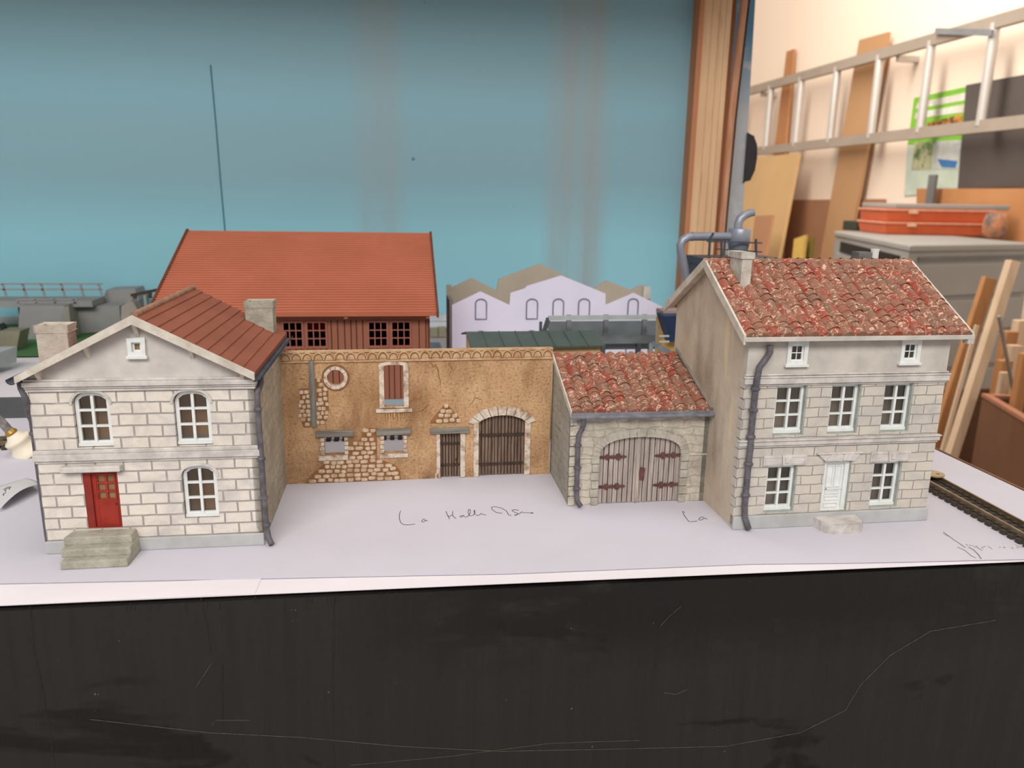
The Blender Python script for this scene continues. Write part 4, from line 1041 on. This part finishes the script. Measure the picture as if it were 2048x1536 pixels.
# sky panel
def skyp():
    m, nt, b = start('printed_sky', .5)
    v = coords(nt)
    sp = nd(nt, 'ShaderNodeSeparateXYZ'); nt.links.new(v, sp.inputs[0])
    f = ramp(nt, add(nt, sp.outputs[2], mul(nt, noise(nt, v, .18, 4), 8)), 128, 138)
    c = mix(nt, f, (176, 180, 184), (96, 154, 192))
    c = mix(nt, ramp(nt, noise(nt, v, .35, 4), .55, .7), c, (200, 206, 210))
    nt.links.new(c, b.inputs['Base Color'])
    return m
Sk = empty('sky_panel', (40, 94, -100), 0, 'narrow printed cloudy sky panel beside the pine upright', 'backdrop')
m = MB(); m.hexa([(-2, 0, 0), (6.3, 0, 0), (6.3, .6, 0), (-2, .6, 0)], [(-2, 0, 145), (2.35, 0, 145), (2.35, .6, 145), (-2, .6, 145)]); m.build('printed_panel', skyp(), Sk)
oc = [(2.9, 116.4), (3.7, 116.7), (4.2, 117.8), (4.35, 119.4), (4.2, 120.8), (3.7, 121.8), (2.9, 122.1)]
MB().plate(oc, [], -.2, .5).build('black_clip', plain('black_rubber', (52, 52, 54), None, 1, .6), Sk, bevel=.1)

# ------------------------------------------------------------------ rails
RAILM = plain('nickel_rail', (150, 136, 112), (124, 108, 86), 1.5, .4, .5)
SLP = plain('dark_sleeper', (78, 70, 62), (64, 58, 52), 2, .7)
def track(a, b, label, z=0, pitch=.47, gauge=.97):
    a = Vector((*a, z)); b = Vector((*b, z)); L = (b-a).length; rz = math.atan2((b-a).y, (b-a).x)
    root = empty('rail_track', a, rz, label, 'rail track', 'model railway tracks')
    for s in (-1, 1):
        m = MB(); y = s*gauge/2
        m.box(0, L, y-.04, y+.04, .38, .44); m.box(0, L, y-.02, y+.02, .24, .38); m.box(0, L, y-.07, y+.07, .2, .24)
        m.build('rail', RAILM, root)
    n = int(L/pitch); first = None
    for k in range(n):
        if first is None:
            m = MB(); m.box(-.13, .13, -.82, .82, 0, .2); m.box(-.1, .1, -.62, -.36, .2, .27); m.box(-.1, .1, .36, .62, .2, .27)
            first = m.build('sleeper', SLP, root, loc=(k*pitch+.2, 0, 0))
        else:
            o = first.copy(); COL.objects.link(o); o.parent = root; o.location = Vector((k*pitch+.2, 0, 0))*CM
    return root
track((27.95, 37.2), (27.7, 27.0), 'model railway track running along the right table edge past the town house', .0)
track((-44, 46.9), (2.4, 46.4), 'model railway track behind the farm wall, seen through its small windows', 0, .47)
track((-14, 82.5), (12, 82.5), 'far model railway track between the barn and the backdrop', 0, .6)
BEI = plain('beige_block', (206, 200, 176), None, 1, .7)
for k, (u, v) in enumerate(((869, 664), (884, 662))):
    p = at(u, v, Y=80.2); q = tag(MB().box(-.42, .42, 0, .9, 0, p.z+.35).build('buffer_block', BEI, loc=(p.x, 80.2, 0)), ('beige block on the far track next to the barn corner', 'beige block on the far track next to the grey factory board')[k], 'block')
# painted ground between barn and board
tag(MB().plate([(3.5, 58.5), (4.7, 58.5), (4.7, 77), (3.5, 77)], [], -.02, .06, 'xy').build('ground_card', plain('blue_ground', (150, 166, 186), None, 1, .8)), 'blue grey card on the ground between barn and factory', 'card')
# brass disc
m = MB(); m.plate(circ(0, 0, .52, 32), [circ(-.28, -.02, .09, 12), circ(.14, -.1, .1, 12)], 0, .07, 'xy')
o = m.build('brass_washer', plain('dull_brass', (176, 156, 124), (160, 140, 108), 1.5, .45, .3), loc=(28.2, 35.4, .46)); tag(o, 'round flat brass washer with two holes lying on the right track', 'washer')

# ------------------------------------------------------------------ left edge odds: nozzle cap, paper scrap
Nz = empty('glue_nozzle', (-21.0, 45.0, 0), 0, 'cream flared nozzle with a brass ring and clear tube by the station house', 'nozzle')
Mr = Matrix.Translation((0.62, 0, .62)) @ Matrix.Scale(.76, 4) @ Matrix.Rotation(math.radians(-26), 4, 'Y') @ Matrix.Rotation(math.radians(14), 4, 'X')
IV = plain('ivory_plastic', (232, 224, 206), (226, 216, 196), .8, .45)
MB().lathe([(1.36, -.8), (1.38, -.74), (1.1, -.5), (.84, -.15), (.78, .1), (.9, .3), (.92, .45), (.8, .55), (.62, .62), (.42, .95), (.34, 1.05), (.0, 1.06)], (0, 0, 0), 32, Mr).build('flared_base', IV, Nz)
MB().lathe([(.36, 1.0), (.42, 1.02), (.42, 1.14), (.34, 1.2), (.3, 1.35), (.26, 1.36)], (0, 0, 0), 24, Mr).build('brass_ring', plain('yellow_brass', (176, 140, 70), None, 2, .4, .5), Nz)
MB().lathe([(.27, 1.3), (.3, 1.5), (.3, 2.1), (.2, 2.7), (.12, 3.2), (.02, 3.22)], (0, 0, 0), 20, Mr).build('clear_tube', plain('cloudy_tube', (150, 146, 144), (112, 108, 108), 3, .2, spec=.6), Nz)
m = MB()
A0, A1 = at(0, 1013, Z=.3), at(79, 957, Z=.7); B0, B1 = at(-30, 975, Z=.2), at(52, 953, Z=.15)
def scrap(u, v):
    p = A0.lerp(A1, v); q = B0.lerp(B1, v); r = p.lerp(q, u); r.z = .05+.35*math.sin(math.pi*(1-u)*.5)*(.4+.6*v)+.25*math.sin(math.pi*v)*(1-u); return r
m.grid(scrap, 12, 14, True)
o = m.build('paper_scrap', plain('grey_printed_paper', (204, 204, 204), (196, 196, 198), .8, .7)); sol = o.modifiers.new('s', 'SOLIDIFY'); sol.thickness = .0001
tag(o, 'curled strip of printed paper lying left of the station house', 'paper')
m = MB()
for l in ([(.42, .3), (.5, .3), (.55, .36), (.5, .42), (.42, .38)], [(.35, .28), (.38, .22), (.3, .2)], [(.6, .3), (.62, .42), (.5, .46)]):
    m.tube([scrap(a, b)+Vector((0, 0, .015)) for a, b in l], .022, 5)
m.build('printed_marks', PENCIL, o)

# ------------------------------------------------------------------ unpainted grey models far left
GU = plain('unpainted_grey_plastic', (150, 150, 150), (142, 142, 142), .5, .6)
GU2 = plain('warm_grey_plastic', (150, 144, 136), (138, 132, 124), .5, .7)
GRASS = plain('green_paint', (62, 128, 74), (80, 116, 72), .25, .9)
tag(MB().plate([(-59, 72.8), (-14.2, 72.8), (-14.2, 90.4), (-59, 90.4)], [], 0, .05, 'xy').build('ground_sheet', GRASS), 'green painted ground sheet at the back left of the table', 'ground sheet')
fb = empty('footbridge', (-30, 86, .05), 0, 'unpainted grey model footbridge with open railings at the far left', 'model bridge')
def fp(u, v, Y=86): p = at(u, v, Y=Y); return Vector((p.x+30, p.y-86, p.z-.05))
for (vt, vb, u0, u1, us, Y) in ((568, 590, -60, 205, (10, 50, 87, 127, 165, 202), 86), (599, 612, 35, 155, (38, 75, 113, 152), 83)):
    m = MB(); 
    for v in (vt, (vt+vb)/2, ): m.bar(fp(u0, v, Y), fp(u1, v, Y), .12, .16)
    for u in us: m.bar(fp(u-5, vt, Y), fp(u+2, vb+2, Y), .12, .2)
    m.build('railing', GU, fb)
m = MB(); p = fp(-60, 598); q = fp(205, 594); m.box(p.x, q.x, -3.0, .6, q.z-.6, q.z); m.build('deck', GU, fb)
for u in (-30, 60, 180):
    p = fp(u, 600); MB().box(p.x-.6, p.x+.6, -1.5, -.3, 0, q.z-.6).build('pier', GU, fb)
def gbox(name, pts, Y0, Y1, label, mat=GU):
    c = at(*pts[0], Y=Y0); P = [at(u, v, Y=Y0) for u, v in pts]; xs = [p.x-c.x for p in P]; zs = [max(0, p.z-.05) for p in P]
    m = MB().plate(list(zip(xs, zs)), [], 0, Y1-Y0); o = m.build(name, mat, loc=(c.x, Y0, .05)); return tag(o, label, 'model building')
gbox('grey_shed', [(38, 700), (40, 612), (128, 612), (143, 700)], 81, 84, 'grey model shed with sloping roof below the footbridge railings')
gbox('grey_gable', [(120, 700), (128, 614), (137, 611), (147, 700)], 80, 80.8, 'dark narrow gable piece standing at the end of the grey shed', GU2)
gbox('grey_ramp', [(150, 660), (150, 612), (178, 600), (188, 612), (238, 612), (243, 662), (155, 668)], 84, 86, 'grey stepped ramp block left of the station house roof')
gbox('grey_hall', [(195, 640), (212, 580), (270, 578), (278, 600), (272, 640)], 87, 90, 'grey flat-roofed block behind the station house ridge')
gbox('brown_grey_block', [(242, 640), (243, 612), (262, 601), (268, 606), (285, 640)], 74, 75.5, 'brown grey block in front of the grey hall by the roof ridge', GU2)
gbox('low_grey_block', [(0, 712), (0, 662), (40, 662), (34, 712)], 75, 77, 'low olive grey block standing on the green ground sheet', plain('olive_grey', (140, 136, 116), None, 1, .8))
p = at(0, 742, Y=66); m = MB()
m.hexa([(-6, 0, 0), (.3, 0, .5), (1.4, 5, .5), (-6, 5, 0)], [(-6, 0, 1.5), (.5, 0, 1.6), (1.6, 5, 1.8), (-6, 5, 1.8)])
tag(m.build('grey_slab', GRL, loc=(p.x-1.0, 63, 0)), 'thick grey slab lying on white paper at the left picture edge', 'block')
bp = empty('black_railing', (-21, 80, .05), 0, 'black model railing with two posts left of the barn roof', 'railing')
def bq(u, v): p = at(u, v, Y=80); return Vector((p.x+21, 0, p.z-.05))
MB().bar(bq(262, 591), bq(318, 579), .2, .28).build('rail', DARKIRON, bp)
for u, v0, v1 in ((270, 588, 598), (300, 583, 596)): MB().bar(bq(u, v0), bq(u, v1), .3, .3).build('post', DARKIRON, bp)
MB().bar(bq(290, 590), Vector((bq(290, 590).x, 0, 0)), .25, .25).build('stand', GU, bp)
p = at(10, 658, Y=77.5); tag(MB().tube([(0, 0, 0), (0, 0, 1.5), (-.2, 0, 2.2)], [.35, .3, .2], 8).build('black_post', plain('black_plastic', (26, 26, 30), None, 1, .5), loc=(p.x, 77.5, .0)), 'short black post at the far left edge of the layout', 'post')

# ------------------------------------------------------------------ workshop wall side
ALU = plain('aluminium', (206, 200, 194), (196, 190, 184), .05, .45, .35)
ALR = plain('dull_aluminium_rail', (172, 158, 144), (162, 149, 136), .05, .5, .2)
Ld = empty('ladder', (176, 290, 36), 0, 'aluminium ladder hung sideways on the cream wall', 'ladder')
Y0, Y1 = -110, 140
for zc_, zz in ((.6, 'l'), (29.6, 'u')):
    m = MB(); m.box(-1.2, 1.2, Y0, Y1, zc_-1.8, zc_+1.8); m.build('side_rail', ALR, Ld)
for k in range(9):
    y = -92+28*k-.0
    y = (223.6-290)+28*(k-1)
    if y > Y1: break
    MB().tube([(0, y, .8), (0, y, 29.4)], 1.5, 10).build('rung', ALU, Ld)
lb0, lb1 = at(1872, 62, X=174)-Vector((176, 290, 36)), at(1985, 66, X=174)-Vector((176, 290, 36)); m = MB(); m.bar(lb0, lb1, .8, 1.8); m.build('locking_bar', plain('grey_steel', (150, 152, 156), None, .1, .4, .4), Ld)
for hy in (-20, 85): MB().box(1.2, 8.9, hy, hy+2, 26, 28).build('wall_hook', ALU, Ld)
MDF = plain('tan_board', (188, 146, 106), (180, 138, 98), .02, .8)
PLY = plain('pale_ply', (198, 162, 116), (188, 152, 106), .02, .7)
BRD = plain('brown_hardboard', (170, 124, 92), (158, 114, 84), .02, .8)
ORB = plain('orange_pine_board', (190, 134, 88), (178, 122, 78), .05, .6)
def slab(name, corners, th, mat, label, cat='board', down=True):
    """four world points (top-left, top-right, bottom-right, bottom-left), given thickness away from the room"""
    P = [Vector(c) for c in corners]; n = (P[1]-P[0]).cross(P[3]-P[0]).normalized()*th
    if n.x < 0: n = -n
    o = P[3]*.5+P[2]*.5
    m = MB().hexa([P[3]-o, P[2]-o, P[2]-o+n, P[3]-o+n], [P[0]-o, P[1]-o, P[1]-o+n, P[0]-o+n])
    return tag(m.build(name, mat, loc=o), label, cat)
def tofloor(a, b):
    """extend the edge a->b down to the floor"""
    a = Vector(a); b = Vector(b); t = (-100-a.z)/(b.z-a.z); return a+(b-a)*t
a, b_ = at(1718, 80, X=181), at(1775, 64, X=181); c, d = at(1642, 505, X=179.8), at(1700, 480, X=179.8)
slab('leaning_plank', (a, b_, tofloor(b_, d), tofloor(a, c)), 1.5, MDF, 'tall tan plank leaning on the wall behind the ladder')
a, b_ = at(1573, 103, X=183), at(1588, 98, X=183); c, d = at(1548, 300, X=181), at(1570, 298, X=181)
slab('wood_strip', (a, b_, tofloor(b_, d), tofloor(a, c)), 1, ORB, 'narrow orange slat leaning on the wall behind the ladder')
a, b_ = at(1478, 318, X=172), at(1597, 306, X=172); c, d = at(1430, 512, X=158), at(1557, 512, X=158)
slab('plywood_panel', (a, b_, tofloor(b_, d), tofloor(a, c)), 1.5, PLY, 'broad pale plywood panel leaning below the ladder beside the sky panel')
a, b_ = at(1580, 400, X=183), at(1765, 398, X=183)
slab('hardboard_panel', (a, b_, Vector((183, b_.y, -100)), Vector((183, a.y, -100))), 1.5, BRD, 'low brown hardboard panel standing behind the tall tan plank')
a, b_ = at(1510, 432, X=150), at(1545, 430, X=150); c, d = at(1500, 515, X=146), at(1530, 515, X=146)
slab('offcut_board', (a, b_, tofloor(b_, d), tofloor(a, c)), 1, BRD, 'small brown offcut leaning against the pale plywood panel')
a, b_ = at(1588, 478, X=140), at(1610, 470, X=140); 
slab('yellow_board', (a, b_, Vector((140, b_.y, -100)), Vector((140, a.y, -100))), 1, plain('yellow_card', (214, 176, 92), None, 1, .7), 'small yellow board between the plywood panel and the tan plank')
a, b_ = at(1600, 474, X=143), at(1626, 474, X=143)
slab('olive_board', (a, b_, Vector((143, b_.y, -100)), Vector((143, a.y, -100))), 1, plain('olive_card', (128, 108, 50), None, 1, .7), 'small olive board beside the small yellow board')
slab('dark_board', (at(1932, 170, X=184), at(2100, 140, X=184), at(2100, 372, X=184), at(1915, 377, X=184)), .8, plain('anthracite_panel', (92, 84, 80), (86, 78, 74), .05, .6), 'dark grey panel on the wall right of the green poster')
slab('orange_board', (at(1833, 377, X=181), at(2100, 377, X=181), at(2100, 500, X=181), at(1833, 470, X=181)), 1.5, ORB, 'long orange pine board under the dark grey panel')
# poster
Po = empty('poster', (184.7, 255, 16), 0, 'green framed poster with pictures pinned on the wall behind the ladder', 'poster')
def po(u, v, x=184.6): p = at(u, v, X=x); return (p.y-255, p.z-16)
def pquad(pts, depth, mat, name='poster_panel', th=.1):
    MB().plate([po(*p) for p in pts], [], depth-th, depth, 'yz').build(name, mat, Po)
PG = plain('poster_green', (132, 190, 62), (110, 176, 50), .05, .5)
pquad([(1828, 196), (1948, 170), (1932, 285), (1815, 290)], 0, PG, 'green_sheet')
pquad([(1815, 290), (1932, 285), (1917, 382), (1808, 392)], 0, plain('poster_pale', (206, 218, 200), None, .1, .5), 'pale_sheet')
PW = plain('poster_white', (236, 232, 220), (200, 196, 180), .3, .5)
pquad([(1836, 206), (1937, 184), (1934, 200), (1832, 218)], -.12, PW, 'printed_bar'); pquad([(1832, 226), (1933, 208), (1930, 224), (1829, 238)], -.12, PW, 'printed_bar')
ph = plain('food_photo', (206, 140, 60), (90, 70, 50), .25, .5, lo=.45, hi=.55)
pquad([(1856, 246), (1926, 228), (1923, 254), (1852, 258)], -.14, ph, 'printed_picture')
pquad([(1830, 285), (1866, 282), (1862, 338), (1824, 340)], -.14, plain('salad_photo', (190, 186, 150), (90, 120, 70), .2, .5, lo=.45, hi=.6), 'printed_picture')
pquad([(1872, 282), (1924, 280), (1916, 338), (1868, 338)], -.14, plain('plate_photo', (216, 216, 208), (180, 186, 186), .2, .5), 'printed_picture')
pquad([(1876, 318), (1916, 322), (1912, 336), (1884, 334)], -.2, plain('blue_bowl', (70, 130, 190), None, 1, .5), 'printed_bowl')
# cabinet
CG = plain('grey_steel_cabinet', (146, 144, 140), (139, 137, 133), .05, .5)
CGD = plain('grey_steel_groove', (110, 108, 106), None, .1, .6)
cA = at(1820, 490, Z=5.0); cB = at(1672, 462, Z=5.0); cC = at(2046, 487, Z=5.0)
ux = (cC-cA).normalized(); uy = Vector((-ux.y, ux.x, 0)); wdt = (cC-cA).length+4
dpt = 62.0
uy2 = (cB-cA); uy2.z = 0
Cb = empty('steel_cabinet', (cA.x, cA.y, -100), math.atan2(ux.y, ux.x), 'grey steel cabinet standing behind the town house under red boxes', 'cabinet')
dl_ = uy2.dot(ux); dp_ = uy2.dot(uy)
# floor plan: front face along x, left face along the skewed direction
sx_, sy_ = uy2.dot(ux), uy2.dot(uy)
f_ = 1.0; sx_ *= f_; sy_ *= f_
def CBx(m, z0, z1, o=0, x1=None): 
    w_ = x1 or wdt
    m.hexa([(-o, -o, z0), (w_, -o, z0), (w_+sx_*.6, sy_, z0), (sx_-o, sy_, z0)], [(-o, -o, z1), (w_, -o, z1), (w_+sx_*.6, sy_, z1), (sx_-o, sy_, z1)])
m = MB(); CBx(m, 0, 103.4); m.build('body', CG, Cb)
m = MB(); CBx(m, 103.4, 105, .6, wdt+.6); m.build('top', CG, Cb, bevel=.4)
m = MB(); m.box(3, wdt-3, -.25, 0, 101.2, 102.3); m.build('recess', CGD, Cb)
for k, (z0, z1) in enumerate(((93.2, 100.6), (84.6, 92.2), (76, 83.6), (60, 75), (30, 59))):
    m = MB(); m.box(1.5, wdt-1, -.8, 0, z0, z1); m.build('drawer', CG, Cb, bevel=.3)
def lf(t0, z): v_ = Vector((sx_, sy_, 0))*t0; n_ = Vector((-sy_, sx_, 0)).normalized(); return v_+n_*-.0, n_
n_ = Vector((-sy_, sx_, 0)).normalized()
def lface(name, t0, t1, z0, z1, out, mat, dz=0):
    a_ = Vector((sx_, sy_, 0))*t0; b2 = Vector((sx_, sy_, 0))*t1
    m = MB(); m.hexa([(*(a_).xy, z0), (*(a_+n_*out).xy, z0), (*(b2+n_*out).xy, z0-dz), (*(b2).xy, z0-dz)], [(*(a_).xy, z1), (*(a_+n_*out).xy, z1), (*(b2+n_*out).xy, z1), (*(b2).xy, z1)]); m.build(name, mat, Cb)
lface('slot', .08, .88, 99.2, 102.2, .3, plain('dark_slot', (30, 26, 24), None, 1, .8)); lface('drawer', .05, .92, 94, 98.6, .8, CG); lface('drawer', .08, .9, 66, 93, .5, plain('brown_steel', (132, 124, 116), None, 1, .6))
# red boxes, lid, things on the cabinet
REDB = plain('red_orange_plastic', (202, 96, 56), (188, 84, 48), .1, .45)
ztop = 2.7
def onbox(name, u0, u1, vbot, vtop, Y, dep, mat, label, cat='box', rz=0, bevel=.3):
    a_ = at(u0, vbot, Y=Y); b2 = at(u1, vbot, Y=Y); t_ = at(u0, vtop, Y=Y)
    m = MB().box(0, b2.x-a_.x, 0, dep, 0, t_.z-a_.z); o = m.build(name, mat, loc=(a_.x, Y, a_.z), rz=rz, bevel=bevel); return tag(o, label, cat)
pz = at(1768, 469, Z=5.0); pz2 = at(1983, 473, Z=5.0); Yb = pz.y; w_ = (pz2-pz).length; rzb = math.atan2((pz2-pz).y, (pz2-pz).x)
hz = (at(1768, 417, Y=Yb).z-5.0)/2
for k, lab in enumerate(('lower red orange plastic box of the pair on the grey cabinet', 'upper red orange plastic box of the pair on the grey cabinet')):
    r_ = empty('storage_box', (pz.x, Yb, 5.02+k*(hz)), rzb, lab, 'box', 'stacked red boxes on the cabinet')
    m = MB(); m.hexa([(.6, .6, 0), (w_-.6, .6, 0), (w_-.6, 19, 0), (.6, 19, 0)], [(0, 0, hz-.7), (w_, 0, hz-.7), (w_, 20, hz-.7), (0, 20, hz-.7)]); m.build('body', REDB, r_, bevel=.3)
    m = MB(); m.box(-.3, w_+.3, -.3, 20.3, hz-.7, hz-.04); m.build('rim', plain('pink_plastic_rim', (216, 140, 112), None, 1, .5), r_, bevel=.15)
    MB().box(w_*.2, w_*.28, -.7, 0, hz-1.3, hz-.2).build('latch', plain('cream_latch', (216, 170, 140), None, 1, .5), r_)
m = MB().box(0, w_+2, 0, 24, 0, 1.4); o = m.build('grey_tray', CG, loc=(pz.x+3, Yb+1, 5.06+2*hz), rz=rzb, bevel=.3); tag(o, 'thin grey tray lying on top of the red boxes', 'tray')
a_ = at(1712, 462, Z=5.0); b2 = at(1762, 464, Y=a_.y)
o = MB().box(0, b2.x-a_.x, 0, 8, 0, 3.0).build('dark_case', plain('dark_green_black', (56, 58, 52), None, 1, .6), loc=(a_.x, a_.y, 5.02), bevel=.3); tag(o, 'small dark case left of the red boxes on the cabinet', 'case')
a_ = at(2008, 478, Z=5.0)
o = MB().lathe([(2.2, 0), (3.0, 1), (3.0, 5), (2.4, 6.6), (0.1, 6.8)], (0, 0, 0), 20).build('round_bundle', plain('mixed_orange_grey', (190, 126, 84), (80, 80, 82), .3, .7), loc=(a_.x, a_.y+4, 5.02)); tag(o, 'round orange and grey bundle right of the red boxes', 'bundle')
m = MB(); a_ = at(1863, 350, X=178); b2 = at(1878, 350, X=178)
m.box(0, .8, min(a_.y, b2.y)-250, max(a_.y, b2.y)-250, 0, a_.z-8.5); o = m.build('grey_bar', CGD, loc=(177, 250, 8.5)); tag(o, 'short grey bar standing upright in front of the green poster', 'bar')
# pale post behind cabinet right
# leaning timbers at the right
BW = wood('brown_timber', (176, 124, 78), (156, 106, 64), 'z', .4, .7)
LWd = wood('pale_timber', (206, 178, 148), (188, 158, 128), 'z', .4, .7)
def timber(u0, v0, u1, v1, w, th, Yt, Yb_, mat, label, floor=-100):
    a_ = at(u0, v0, Y=Yt); b2 = at(u1, v1, Y=Yb_); t_ = (floor-a_.z)/(b2.z-a_.z); b2 = a_+(b2-a_)*t_
    d_ = (b2-a_)
    m = MB().bar(a_-b2, Vector((0, 0, 0)), w, th, up=Vector((0, 1, 0))); return tag(m.build('leaning_timber', mat, loc=b2, bevel=.1), label, 'timber')
timber(1979, 556, 1884, 850, 2.6, 1.2, 134, 132, BW, 'brown board leaning next to the town house, leftmost of the timbers', -99.5)
timber(2026, 522, 1922, 850, 1.9, 1.6, 126, 124, LWd, 'long pale batten leaning between the brown board and scrap box', -99.5)
timber(1954, 650, 1896, 860, .7, .5, 112, 111, LWd, 'thin pale slat leaning close to the brown board', -99.5)
timber(1998, 632, 2030, 800, .5, .5, 118, 122, plain('grey_rod', (150, 140, 130), None, 1, .6), 'thin grey rod standing in the scrap box', -60)
q0, q1 = at(1888, 780, Y=152), at(1985, 776, Y=152)
tag(MB().box(0, q1.x-q0.x, 0, 1.2, 0, 100+q0.z).build('brown_board', plain('dark_brown_board', (98, 68, 48), (84, 58, 42), .05, .8), loc=(q0.x, 152, -100)), 'dark brown board standing low behind the leaning timbers', 'board')
# scrap box
e0 = at(1965, 790, Z=-18.5); e1 = at(2070, 853, Z=-18.5); dvx = (e1-e0); dvx.z = 0; dvx.normalize()
Sb = empty('scrap_box', (e0.x, e0.y, -100), math.atan2(dvx.y, dvx.x), 'large brown box of wood offcuts standing right of the table', 'box')
CBD = plain('brown_cardboard', (112, 76, 52), (100, 67, 46), .05, .8)
CBE = plain('cardboard_edge', (160, 108, 80), None, .3, .8)
m = MB(); 
for bxx in ((0, 45, -.0, 1), (0, 45, 34, 35), (0, 1, 1, 34), (44, 45, 1, 34)): m.box(*bxx, 0, 81.2)
m.box(1, 44, 1, 34, 0, 1); m.build('carton', CBD, Sb)
m = MB(); m.box(-.1, 45.1, -.15, 1.15, 81.2, 81.8); m.box(-.1, 1.1, 1, 34, 81.2, 81.8); m.box(0, 45, 34, 35, 81.2, 81.8); m.build('rim', CBE, Sb)
labs = ['upper left', 'middle', 'lower', 'upper right', 'far right', 'lowest']
for k, (u, v, Y, s) in enumerate(((2020, 662, 138, 2.0), (2030, 690, 132.5, 1.8), (2010, 720, 126.5, 1.8), (2043, 640, 144, 2.0), (2052, 706, 113.5, 1.4), (2010, 744, 124.5, 1.2))):
    p = at(u, v, Y=Y); bot_ = Vector((p.x*.985, Y-1, -55))
    m = MB().bar(Vector((0, 0, 0)), bot_-p, s*1.3, s, up=Vector((0, 1, 0)))
    o = m.build('wood_offcut', LWd if k % 2 else BW, loc=p, bevel=.2)
    tag(o, ('brown offcut behind the grey rod in the scrap box', 'pale offcut in the middle of the scrap box', 'brown offcut standing lower behind the scrap box corner', 'tallest pale offcut at the back of the scrap box', 'brown offcut nearest the picture edge in the scrap box', 'lowest pale offcut at the scrap box corner')[k], 'offcut', 'wood offcuts in the scrap box')
